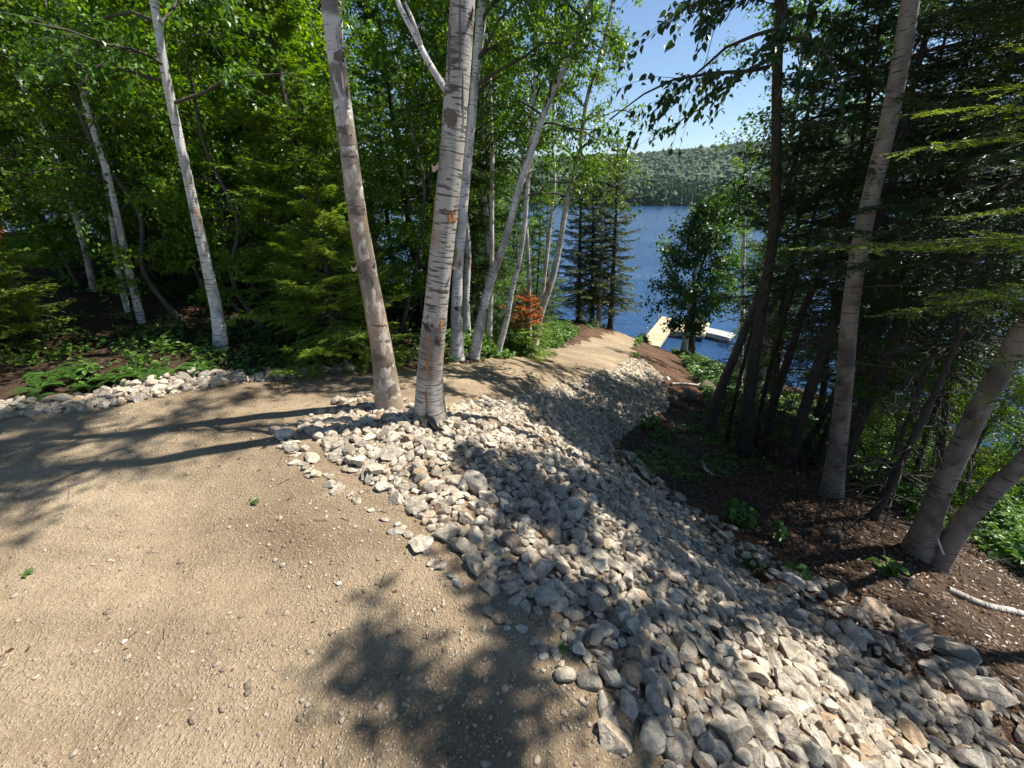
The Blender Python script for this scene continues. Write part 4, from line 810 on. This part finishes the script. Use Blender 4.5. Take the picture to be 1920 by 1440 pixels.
# --- fir at the right edge: lime tipped sprays reach into the frame
def edge_fir():
    b = np.array([4.75, 1.95, 0]); b[2] = g1(b[0], b[1]); P = np.array([b, b + [.03, .02, 2], b + [.02, .05, 4], b + [.05, .05, 6]])
    root = conif('fir at the right edge whose lime tipped boughs reach into view', P, .06, .02, s0=.72, nW=7, nb=4, L=.9, Nn=9000, needle=.04, nw=.009, lm='needle_dark', seed=141, bare=10)
    r = np.random.default_rng(17)
    for px, py, Y, zo in [(1640,582,2.05,.1),(1585,468,2.2,.0),(1690,222,2.2,-.1),(1650,288,2.25,.05),(1790,182,2.15,-.1),(1870,325,2.0,.0),(1830,690,1.9,.15),(1800,745,2.0,.1),(1860,85,2.2,-.2),(1755,585,1.95,.1),(1475,462,2.35,.0),(1880,470,2.1,.0),(1745,415,2.4,.05)]:
        E = at(px, py, Y); A = np.array([4.75, 1.95, E[2] + zo]); n = 12; q = np.linspace(0, 1, n)[:, None]; Q = A + (E - A) * q; Q[:, 2] += .10 * np.sin(q[:, 0] * math.pi) + np.cumsum(r.normal(0, .008, n)); Q[:, 1] += np.cumsum(r.normal(0, .012, n))
        mb = MB(); tube(mb, Q, np.linspace(.009, .002, n), 5, 1); L = np.linalg.norm(E - A); T = 22; f = np.repeat(.5 + .47 * np.arange(T) / T, 2); fi = np.minimum((f * (n - 1)).astype(int), n - 2); fr = (f * (n - 1) - fi)[:, None]
        B = Q[fi] * (1 - fr) + Q[fi + 1] * fr; d = nrm(Q[fi + 1] - Q[fi]); sd = nrm(np.cross(d, [0, 0, 1.])) * np.tile([1, -1], T)[:, None]; tl = (.30 * (1.03 - f) / .5 + .03) * r.uniform(.6, 1.1, 2 * T)
        D = nrm(d * .75 + sd * .75 + rnd(r, 2 * T, .13)); X = B + D * tl[:, None]; X[:, 2] -= .15 * tl; prisms(mb, B, X, .0022, .001, 1)
        i2 = np.repeat(np.arange(2 * T), 2); g = r.uniform(.3, .8, 4 * T)[:, None]; B2 = B[i2] + (X - B)[i2] * g; s2 = nrm(np.cross(D[i2], [0, 0, 1.])) * np.tile([1, -1], 2 * T)[:, None]; X2 = B2 + nrm(D[i2] * .8 + s2 * .7) * (tl[i2] * .4)[:, None]
        AA = np.vstack([B, B2, Q[6:-1]]); XX = np.vstack([X, X2, Q[7:]]); ll = np.linalg.norm(XX - AA, axis=1); N = 3200; k = r.choice(len(AA), N, p=ll / ll.sum()); t = r.random(N)[:, None]; nd = nrm(XX[k] - AA[k]); sn = nrm(np.cross(nd, [0, 0, 1.])) * r.choice([-1, 1], N)[:, None]
        kites(mb, AA[k] * (1 - t) + XX[k] * t, nrm(nd * .6 + sn * r.uniform(.3, 1, N)[:, None] + np.array([0, 0, .2]) * r.normal(.3, .8, N)[:, None]), np.array([0, 0, 1.]) + rnd(r, N, .35), .022 * r.uniform(.7, 1.3, N), .0042, 0, .1, .5)
        mb.build('branch', [M['needle_lime'], M['twig']], root, smooth=False, origin=root.location)
edge_fir()

# --- filler trees: prototypes then copies
def straight(h, r, wob=.12):
    n = 7; z = np.linspace(0, h, n); return np.stack([np.cumsum(r.normal(0, wob, n)) * (z > 0), np.cumsum(r.normal(0, wob, n)) * (z > 0), z], -1)
pr = np.random.default_rng(21); HID = (0, -400, 0)
FAR0 = []
def put(proto, spots, labels, group, used):
    for i, (x, y, rz, sc, tx, ty) in enumerate(spots):
        z = g1(x, y) - .03; lab = labels[i % len(labels)]
        if proto not in used:
            used.append(proto); proto.location = (x, y, z); proto.rotation_euler = (tx, ty, rz); proto.scale = (sc,) * 3; tag(proto, lab, None, group)
        else: tree_copy(proto, (x, y, z), rz, sc, (tx, ty), lab, group)
p_map = [decid('x', straight(4.2, pr, .10), .03, .008, s0=.12, nl=30, L=1.0, el=30, nt=9, nv=26, leaf=.058, lm='leaf_maple', bm='bark_grey', name='maple_sapling', cat='sapling', seed=200 + i, prof='sin', k=7) for i in range(3)]
p_bir = [decid('x', straight(8.5, pr, .13), .07, .015, s0=.22, nl=40, L=1.4, el=38, nt=10, nv=26, leaf=.06, lm='leaf', bm='birch', name='birch_tree', seed=210 + i, k=8, prof='sin') for i in range(3)]
p_fir = [conif('x', straight(6.5, pr, .04), .07, .01, s0=.06, nW=17, nb=6, L=1.35, Nn=60000, needle=.05, nw=.012, name='fir_tree', seed=220 + i, bare=20) for i in range(2)]
def spots(n, reg, r, tries=4000, mind=.7, sc=(.8, 1.2)):
    out = []
    for _ in range(tries):
        x = r.uniform(reg[0], reg[1]); y = r.uniform(reg[2], reg[3])
        if inpoly(np.array([x]), np.array([y]), ROAD)[0] or inpoly(np.array([x]), np.array([y]), RIP)[0]: continue
        if len(reg) > 4 and not reg[4](x, y): continue
        if g1(x, y) < WZ + .4: continue
        if all((x - q[0])**2 + (y - q[1])**2 > mind**2 for q in out): out.append((x, y, r.uniform(0, 6.28), r.uniform(*sc), r.normal(0, .03), r.normal(0, .03)))
        if len(out) >= n: break
    return out
used = []; fr = np.random.default_rng(33)
clearT = lambda x, y: not (y < 5.6 and -2.9 < x < -1.0)
leftw2 = lambda x, y: leftw(x, y)
leftw = lambda x, y: y > 4.9 + .30 * max(0, -x - 2) * 0 + (0 if x < -1.8 else 1.8) and x < -.3 + (y - 7) * .09
def deal(protos, sp, labels, group):
    for i, pz in enumerate(protos): put(pz, sp[i::len(protos)], labels, group, used)
deal(p_map, spots(22, (-8, -1.2, 4.6, 7.8, lambda x, y: leftw(x, y) and clearT(x, y)), fr, mind=.75, sc=(.75, 1.15)), ['bushy young maple at the front of the left wood'], 'maple saplings along the left wood edge')
deal(p_fir, spots(16, (-10, -.8, 6.5, 13, leftw), fr, mind=1.2), ['fir half hidden by leaves in the left wood'], 'firs deeper in the left wood')
deal(p_bir, spots(18, (-12, .2, 7.2, 17, leftw), fr, mind=1.3), ['slim birch among others deep in the left wood'], 'birches deep in the left wood')
S2 = spots(44, (-26, -1, 11, 22), fr, mind=1.3, sc=(1.1, 1.6))
for i, (x, y, rz, sc, tx, ty) in enumerate(S2):
    src = (p_bir + p_fir)[i % 5]; tree_copy(src, (x, y, g1(x, y)), rz, sc, (tx, ty), 'tree in the far rank of the left wood', 'back rank of the left wood')
S3 = spots(7, (7.5, 15, 3, 12), fr, mind=1.5, sc=(.7, 1.0))
for i, (x, y, rz, sc, tx, ty) in enumerate(S3):
    src = (p_fir + p_map)[i % 5]; tree_copy(src, (x, y, g1(x, y)), rz, sc, (tx, ty), 'shadowy tree lower on the right slope', 'trees lower on the right slope')
S5 = spots(16, (4.4, 9, 3.0, 8), fr, mind=.8, sc=(.32, .6))
for i, (x, y, rz, sc, tx, ty) in enumerate(S5): tree_copy(p_map[i % 3], (x, y, g1(x, y)), rz, sc, (tx, ty), 'low leafy maple bush among the right trunks', 'maple bushes on the right slope')
S4 = spots(13, (-2.2, .7, 8.6, 17, lambda x, y: x < -.1 + (y - 8) * .1), fr, mind=.9, sc=(.75, 1.0))
for i, (x, y, rz, sc, tx, ty) in enumerate(S4): tree_copy((p_fir + p_map + p_fir + p_bir)[i % 10], (x, y, g1(x, y)), rz, sc, (tx, ty), 'tree behind the leaning birches closing off the lake', 'trees behind the leaning birches')
for i, (x, y, sc, k) in enumerate([(.75, 12.4, .62, 0), (1.15, 14.2, .7, 1), (.9, 16.2, .8, 0), (1.9, 17.6, .6, 1), (.2, 11.2, .6, 1)]): tree_copy(p_fir[k], (x, y, g1(x, y)), 1.3 * i, sc, (0, 0), 'fir between the leaning birches and the shore spruces', 'firs along the left side of the far drive')
for i, (x, y, sc, k, lb) in enumerate([(9.7, 15, .75, 0, 'leafy birch right of the dock birch, nearest the water gap'), (8.0, 11.6, .62, 2, 'leafy birch between the dock birch and the dark leafy tree'), (11.9, 19, .8, 1, 'shore birch just right of the dock')]): tree_copy(p_bir[k], (x, y, g1(x, y)), 2.2 * i + .4, sc, (0, 0), lb, 'shore trees right of the dock')
for i, (x, y, sc, k) in enumerate([(9.0, 13.4, .8, 0), (10.9, 16.8, .95, 1)]): tree_copy(p_fir[k], (x, y, g1(x, y)), 1.1 * i, sc, (0, 0), ('dark fir on the slope right of the dock birch', 'fir near the water behind the leafy birches right of the dock')[i], 'shore firs right of the dock')
# birches on the right slope whose crowns shade the far stones
for i, (x, y, sc, k, lb) in enumerate([(5.0, 7.3, .95, 0, 'leafy birch on the slope shading the far stones'), (6.0, 9.0, .9, 1, 'leafy birch lower on the slope behind the dark leafy tree')]):
    tree_copy(p_bir[k], (x, y, g1(x, y)), i * 2.1, sc, (0, -.05), lb, 'birches on the right slope')

# ------------------------------------------------------------------ low plants
def fern(loc, n, size, seed, label):
    r = np.random.default_rng(seed); mb = MB()
    for i in range(n):
        a = r.uniform(0, 6.28); L = size * r.uniform(.7, 1.15); q = np.linspace(0, 1, 15)
        d = np.array([math.cos(a), math.sin(a), 0]); P = d * (L * q[:, None]) * .85; P[:, 2] = L * (.95 * q - .75 * q**2.1)
        prisms(mb, P[:-1], P[1:], .003, .002); T = nrm(np.gradient(P, axis=0)); sd = np.cross(T, [0, 0, 1.])
        for sg in (1, -1):
            w = L * .24 * np.sin(np.clip((1 - q) * 1.25, 0, 1) * math.pi / 2)[2:] ; kites(mb, P[2:], sd[2:] * sg + T[2:] * .45 + rnd(r, 13, .08), np.tile([0, 0, 1.], (13, 1)), w, L * .055)
            P2 = (P[2:-1] + P[3:]) / 2; kites(mb, P2, sd[2:-1] * sg + T[2:-1] * .45, np.tile([0, 0, 1.], (12, 1)), w[:-1], L * .05)
    o = mb.build('fern', M['fern'], smooth=False, loc=loc); tag(o, label, 'fern', 'ferns along the road edge'); return o
fs = [(40,735),(95,715),(60,700),(150,722),(200,715),(130,700),(250,712),(300,705),(345,700),(465,695),(520,688),(20,760),(375,692),(230,696)]
fl = ['large fern at the far left edge', 'second fern from the left edge', 'fern in the second row near the left edge', 'bushy fern behind the white edging stones', 'arched fern above the edging stones', 'fern in shade behind the bushy fern', 'pale green fern midway along the edging stones', 'fern left of the tall white birch', 'small fern near the tall white birch', 'fern right of the tall white birch', 'low fern where the road darkens', 'lowest fern at the left edge', 'fern touching the tall white birch', 'fern in deep shade of the left wood']
for i, ((px, py), lb) in enumerate(zip(fs, fl)):
    p = hit(px, py + 12); fern((p[0], p[1] + .15, g1(p[0], p[1] + .15)), 11, .24 if i < 8 else .2, 300 + i, lb)
def undergrowth(name, regs, label):
    r = np.random.default_rng(51); mb = MB()
    for poly, n, hmax, lf in regs:
        lo, hi = poly.min(0), poly.max(0); P = r.uniform(lo, hi, (n * 4, 2)); P = P[inpoly(P[:, 0], P[:, 1], poly)]; P = P[~inpoly(P[:, 0], P[:, 1], ROAD) & ~inpoly(P[:, 0], P[:, 1], RIP) & ~inpoly(P[:, 0], P[:, 1], DIRT1) & ~inpoly(P[:, 0], P[:, 1], DIRT2)]
        cl = noise(P[:, 0], P[:, 1], 1.6, 61) + .5 * noise(P[:, 0], P[:, 1], 6, 62); P = P[r.random(len(P)) < np.clip(.45 + 1.1 * cl, .02, 1)][:n]; cl = noise(P[:, 0], P[:, 1], 1.6, 61)
        m = len(P); k = 9; z = ground(P[:, 0], P[:, 1]); h = hmax * np.clip(.5 + .8 * cl, .15, 1.2) * r.uniform(.4, 1.1, m)
        B = np.stack([P[:, 0], P[:, 1], z], -1); T = B + np.stack([r.normal(0, .05, m), r.normal(0, .05, m), h], -1); prisms(mb, B, T, .003, .002, 1)
        ip = np.repeat(np.arange(m), k); t = r.uniform(.4, 1.05, m * k)[:, None]; Q = B[ip] * (1 - t) + T[ip] * t + rnd(r, m * k, .03)
        a = r.uniform(0, 6.28, m * k); D = np.stack([np.cos(a), np.sin(a), r.normal(-.05, .3, m * k)], -1); Ls = lf * r.uniform(.6, 1.3, m * k)
        leaves6(mb, Q, D, rnd(r, m * k, .35) + np.array([0, 0, 1.]), Ls, Ls * .65)
    tag(mb.build(name, [M['under'], M['twig']], smooth=False), label, 'undergrowth', kind='stuff')
def rect(x0, x1, y0, y1): return np.array([[x0, y0], [x1, y0], [x1, y1], [x0, y1]], float)
undergrowth('undergrowth', [(rect(-7, -.2, 3.2, 5.2), 520, .18, .05), (rect(-1.5, 2.6, 5.5, 15), 2200, .35, .09), (rect(-12, 0, 6, 12), 600, .3, .09),
    (np.vstack([hits([(1150,870),(1260,800),(1330,760),(1420,830),(1450,880),(1280,900)])[:, :2]]), 600, .13, .05), (rect(4.6, 12, 2.2, 9), 4200, .5, .10), (rect(5, 12, 9, 22), 2200, .45, .12), (rect(3.2, 8, 10.5, 20), 500, .22, .08)], 'leafy green undergrowth beneath the trees')
def litter():
    r = np.random.default_rng(52); mb = MB(); n = 22000
    P = np.stack([r.uniform(1.2, 7, n), r.uniform(.2, 7, n)], -1); P = P[~inpoly(P[:, 0], P[:, 1], RIP) & ~inpoly(P[:, 0], P[:, 1], ROAD)]; m = len(P); z = ground(P[:, 0], P[:, 1])
    a = r.uniform(0, 6.28, m); L = r.uniform(.014, .042, m)
    kites(mb, np.stack([P[:, 0], P[:, 1], z + .008 + r.random(m) * .02], -1), np.stack([np.cos(a), np.sin(a), r.normal(0, .2, m)], -1), rnd(r, m, .35) + np.array([0, 0, 1.]), L, L * .6)
    k = 1500; P = np.stack([r.uniform(1.2, 7, k), r.uniform(.2, 7, k)], -1); P = P[~inpoly(P[:, 0], P[:, 1], RIP) & ~inpoly(P[:, 0], P[:, 1], ROAD)]; m = len(P); z = ground(P[:, 0], P[:, 1]) + .012
    a = r.normal(-.9, .7, m); L = r.uniform(.08, .4, m); A = np.stack([P[:, 0], P[:, 1], z], -1); B = A + np.stack([np.cos(a) * L, np.sin(a) * L, r.normal(.01, .03, m)], -1); B[:, 2] = np.maximum(B[:, 2], ground(B[:, 0], B[:, 1]) + .008)
    prisms(mb, A, B, .003 + .003 * r.random(m), .002, 1)
    k = 260; P = np.stack([r.uniform(-5, 1, k), r.uniform(.4, 4, k)], -1); P = P[inpoly(P[:, 0], P[:, 1], ROAD)]; m = len(P); z = ground(P[:, 0], P[:, 1]) + .004; a = r.uniform(0, 6.28, m); L = r.uniform(.012, .03, m)
    kites(mb, np.stack([P[:, 0], P[:, 1], z], -1), np.stack([np.cos(a), np.sin(a), r.normal(0, .15, m)], -1), rnd(r, m, .3) + np.array([0, 0, 1.]), L, L * .5)
    k = 70; P = np.stack([r.uniform(-4, 1, k), r.uniform(.4, 4, k)], -1); P = P[inpoly(P[:, 0], P[:, 1], ROAD)]; m = len(P); A = np.stack([P[:, 0], P[:, 1], ground(P[:, 0], P[:, 1]) + .004], -1); a = r.uniform(0, 6.28, m); L = r.uniform(.03, .13, m); B = A + np.stack([np.cos(a) * L, np.sin(a) * L, 0 * L], -1); B[:, 2] = ground(B[:, 0], B[:, 1]) + .005; prisms(mb, A, B, .0022, .0015, 1)
    tag(mb.build('leaf_litter', [M['litter'], M['twig']], smooth=False), 'brown leaves and twigs littering the slope', 'leaf litter', kind='stuff')
litter()
def leafy_plant(px, py, n, h, lf, label, seed, name='leafy_plant', cat='plant'):
    r = np.random.default_rng(seed); p = hit(px, py); mb = MB(); z = g1(p[0], p[1]); B = np.zeros((n, 3)); a = r.uniform(0, 6.28, n); T = np.stack([np.cos(a) * h * .6 * r.random(n), np.sin(a) * h * .6 * r.random(n), h * r.uniform(.4, 1, n)], -1)
    prisms(mb, B, T, .004, .002, 1); k = 5; ip = np.repeat(np.arange(n), k); a = r.uniform(0, 6.28, n * k)
    leaves6(mb, T[ip] + rnd(r, n * k, .02), np.stack([np.cos(a), np.sin(a), r.normal(-.1, .25, n * k)], -1), rnd(r, n * k, .3) + np.array([0, 0, 1.]), lf * r.uniform(.6, 1.2, n * k), lf * .7)
    tag(mb.build(name, [M['under'], M['twig']], smooth=False, loc=(p[0], p[1], z)), label, cat)
leafy_plant(1380, 985, 14, .2, .10, 'round leafy green plant at the foot of the stone bank', 1)
leafy_plant(1455, 1020, 5, .14, .07, 'small upright seedling right of the round leafy plant', 2)
leafy_plant(1490, 1095, 6, .1, .08, 'low green plant beside the broken white log', 3)
leafy_plant(1660, 1075, 6, .1, .09, 'low plant in brown litter below the broad birch', 4)
def grass(px, py, label):
    r = np.random.default_rng(9); p = hit(px, py); mb = MB(); n = 90; a = r.uniform(0, 6.28, n); b = np.stack([r.normal(0, .07, n), r.normal(0, .05, n), np.zeros(n)], -1)
    kites(mb, b, np.stack([np.cos(a) * .5, np.sin(a) * .5, np.full(n, 1.)], -1), rnd(r, n, 1), r.uniform(.06, .13, n), .006)
    tag(mb.build('grass_tuft', M['fern'], smooth=False, loc=(p[0], p[1], g1(p[0], p[1]))), label, 'grass')
grass(1400, 1072, 'thin grass tuft at the lower edge of the stones')
def fallen_leaf(px, py, s, label, seed):
    r = np.random.default_rng(seed); p = hit(px, py); mb = MB(); n = 3; a = r.uniform(0, 1) + np.array([0, .7, -.8])
    leaves6(mb, np.zeros((n, 3)) + [0, 0, .012], np.stack([np.cos(a), np.sin(a), np.full(n, .12)], -1), rnd(r, n, .2) + np.array([0, 0, 1.]), s, s * .5); prisms(mb, [[-s * .6, 0, .006]], [[0, 0, .012]], .002, .0015)
    tag(mb.build('fallen_leaf', M['fern'], smooth=False, loc=(p[0], p[1], g1(p[0], p[1]))), label, 'leaf')
fallen_leaf(472, 944, .045, 'green leaf sprig lying on the sunny gravel', 1); fallen_leaf(50, 1083, .038, 'small leaf sprig near the left edge of the gravel', 2); fallen_leaf(1045, 1222, .045, 'single green leaf by the shaded stones', 3)

# ------------------------------------------------------------------ logs, boulders, plastic, dock
def log(pts, r0, r1, label, mat, name='fallen_log', cat='log', lift=.6):
    P = []
    for px, py in pts:
        p = hit(px, py); P.append([p[0], p[1], g1(p[0], p[1]) + r0 * lift])
    P = smoothpath(P, 16); mb = MB(); tube(mb, P, np.linspace(r0, r1, 16), 12, 0, .08); o = mb.build(name, mat, origin=P[0], loc=P[0]); return tag(o, label, cat)
log([(1782,1098),(1840,1128),(1900,1148),(2000,1185)], .030, .024, 'white birch log lying on the litter at the right edge', M['birch_front'])
log([(1482,1088),(1512,1102),(1545,1114)], .032, .026, 'short broken white log beside the stones', M['birch_front'])
log([(1318,868),(1326,884),(1338,890)], .02, .014, 'small curved white stick in the shade', M['birch'], 'stick', 'stick')
log([(1258,722),(1285,722),(1312,726)], .035, .03, 'pale snapped root on the brown dirt mound', M['twig_pale'], 'stick', 'stick', 1.2)
def stick3(pts, Y, r, label):
    P = np.array([at(px, py, y) for (px, py), y in zip(pts, Y)]); mb = MB(); tube(mb, smoothpath(P, 12), np.linspace(r, r * .6, 12), 7); o = mb.build('stick', M['birch'], origin=P[0], loc=P[0]); tag(o, label, 'stick')
stick3([(1781,1100),(1778,1060),(1765,1030),(1758,1010)], [2.45, 2.5, 2.5, 2.5], .014, 'broken white stick leaning on the right birch base')
M['boulder'] = stonemat('dark_boulder', [(0, (.07, .055, .04)), (1, (.16, .125, .09))])
rb = np.random.default_rng(77)
for i, (px, py, s, lb) in enumerate([(1322, 734, .34, 'large dark boulder beyond the dirt mound'), (1290, 748, .26, 'brown boulder at the end of the stones'), (1335, 764, .28, 'mossy boulder below the large one'), (1262, 754, .2, 'earthy rock at the foot of the dirt mound'), (1690, 1088, .09, 'grey rock in front of the broad right birch'), (1560, 1010, .1, 'dark rock half buried under the ringed birch'), (1690, 1195, .13, 'long brown rock bedded in the litter'), (1800, 1300, .10, 'loose grey cobble below the stone bank')]):
    p = hit(px, py); V = stone_shape(I3, rb, 9, .2) * s * np.array([1, .8, .62]); mb = MB(); mb.add(V, I3[1])
    o = mb.build('boulder', M['boulder'] if i < 6 else M['stone'], loc=(p[0], p[1], g1(p[0], p[1]) + s * .2)); o.rotation_euler = (rb.normal(0, .2), rb.normal(0, .2), rb.uniform(0, 6)); tag(o, lb, 'boulder')
def plastic():
    top = [hit(785, 787), hit(800, 800), hit(818, 815), hit(840, 822)]; mb = MB(); V = []; n = 14
    P = smoothpath(np.array(top), n)
    for i in range(n):
        f = i / (n - 1); hgt_ = .075 * math.sin(math.pi * min(1, .25 + f * .75)) + .012
        zz = HM[int((P[i][1] - HY0) / CELL), int((P[i][0] - HX0) / CELL)]
        for j in range(5):
            q = j / 4; V.append([P[i][0] + .05 * q + .012 * math.sin(9 * f + 3 * q), P[i][1] + .03 * (1 - q) + .01 * math.sin(17 * f), zz - .015 + hgt_ * math.sin(q * 2.6) + .006 * math.sin(23 * f + 5 * q)])
    F = [[i * 5 + j, i * 5 + j + 1, i * 5 + j + 6, i * 5 + j + 5] for i in range(n - 1) for j in range(4)]
    V = np.array(V); o = mb.add(V, F).build('plastic_sheet', M['plastic'], origin=V[0], loc=V[0]); tag(o, 'black plastic edging folded at the thick white birch base', 'plastic sheet')
    md = o.modifiers.new('t', 'SOLIDIFY'); md.thickness = .003
plastic()
def box(mb, c, x, y, z, hx_, hy_, hz):
    V = np.array([[sx * hx_, sy * hy_, sz * hz] for sx in (-1, 1) for sy in (-1, 1) for sz in (-1, 1)]); V = V[:, :1] * x + V[:, 1:2] * y + V[:, 2:] * z + c
    mb.add(V, [[0, 1, 3, 2], [4, 6, 7, 5], [0, 4, 5, 1], [2, 3, 7, 6], [0, 2, 6, 4], [1, 5, 7, 3]])
def dock():
    z = -7.95; A = onz(1210, 632, z); Bq = onz(1242, 593, z); C = onz(1235, 635, z); ax = nrm(Bq - A); ax[2] = 0; ax = nrm(ax); sd = np.array([ax[1], -ax[0], 0]); up = np.array([0, 0, 1.])
    w = float(np.dot(C - A, sd)); Lg = float(np.dot(Bq - A, ax)); w = max(1.3, min(w, 2.2)); root = empty('wooden_dock', A); tag(root, 'new pale wooden dock with a corner platform on the lake', 'dock')
    A = A - ax * 1.5; Lg += 1.5
    d = MB(); nb = int(Lg / .15)
    for i in range(nb):
        c = A + ax * (i * .15 + .07); W_ = w
        if i * .15 > Lg - 3.4: W_ = w + 2.4
        box(d, c + sd * W_ / 2 + up * rng.normal(0, .003), ax, sd, up, .068, W_ / 2, .02)
    d.build('deck', M['deck'], root, smooth=False, origin=root.location)
    f = MB(); box(f, A + ax * Lg / 2 - up * .14, ax, sd, up, Lg / 2, .04, .11); box(f, A + ax * (Lg / 2 - 1.7) + sd * (w - .05) - up * .14, ax, sd, up, Lg / 2 - 1.7, .04, .11)
    box(f, A + ax * (Lg - 3.4) + sd * (w + 1.2) - up * .14, sd, ax, up, 1.2, .04, .11); box(f, A + ax * (Lg - 1.7) + sd * (w + 2.35) - up * .14, ax, sd, up, 1.7, .04, .11)
    f.build('frame', M['deck'], root, smooth=False, origin=root.location)
    for q in (Lg - .3, Lg - 1.6, Lg - 5.5):
        p = MB(); tube(p, [A + ax * q - sd * .07 + up * .55, A + ax * q - sd * .07 - up * 2.5], .05, 10); p.build('post', M['alu'], root, origin=root.location)
    # second, older dock section to the right
    E = onz(1298, 617, z - .1); Fq = onz(1345, 628, z - .1); x2 = nrm(Fq - E); x2[2] = 0; x2 = nrm(x2); y2 = np.array([-x2[1], x2[0], 0]); r2 = empty('floating_dock', E); tag(r2, 'grey weathered dock section right of the new dock', 'dock')
    l2 = float(np.linalg.norm(Fq - E)) + 1.5; g = MB(); nb = int(l2 / .15)
    for i in range(nb): box(g, E + x2 * (i * .15 - .6) + y2 * .6, x2, y2, up, .068, .65, .025)
    g.build('deck', M['alu'], r2, smooth=False, origin=E); h = MB(); box(h, E + x2 * (l2 / 2 - .6) + y2 * .6 - up * .16, x2, y2, up, l2 / 2, .6, .13); h.build('float', M['alu'], r2, smooth=False, origin=E)
dock()
# bare twig hanging against the sky
def bare_branch(root):
    r = np.random.default_rng(4); Yb = 4.9; P = smoothpath([at(1455, 10, 5.2), at(1390, 0, 5.0), at(1345, 40, Yb), at(1325, 110, Yb), at(1300, 170, Yb), at(1272, 225, Yb)], 10); mb = MB(); tube(mb, P, np.linspace(.006, .002, 10), 5)
    for i in range(2, 10):
        d = nrm(P[i] - P[i - 1]); prisms(mb, [P[i]], [P[i] + (d * .8 + r.normal(0, .45, 3)) * .22], .002, .001); 
    mb.build('dead_branch', M['twig'], root, origin=root.location)
bare_branch(R3)

# thin summer haze over the lake
def haze():
    V = np.array([[x, y, z] for x in (-1400, 1900) for y in (-60, 1400) for z in (-16, 140)], float); mb = MB(); mb.add(V, [[0, 1, 3, 2], [4, 6, 7, 5], [0, 4, 5, 1], [2, 3, 7, 6], [0, 2, 6, 4], [1, 5, 7, 3]])
    m = bpy.data.materials.new('haze'); m.use_nodes = True; n = m.node_tree.nodes; n.remove(n['Principled BSDF']); v = n.new('ShaderNodeVolumePrincipled'); v.inputs['Color'].default_value = (.80, .88, 1, 1); v.inputs['Density'].default_value = .00006; v.inputs['Anisotropy'].default_value = .2
    m.node_tree.links.new(v.outputs[0], n['Material Output'].inputs['Volume']); tag(mb.build('haze', m, smooth=False), 'thin bluish air over the lake', kind='stuff')
haze()
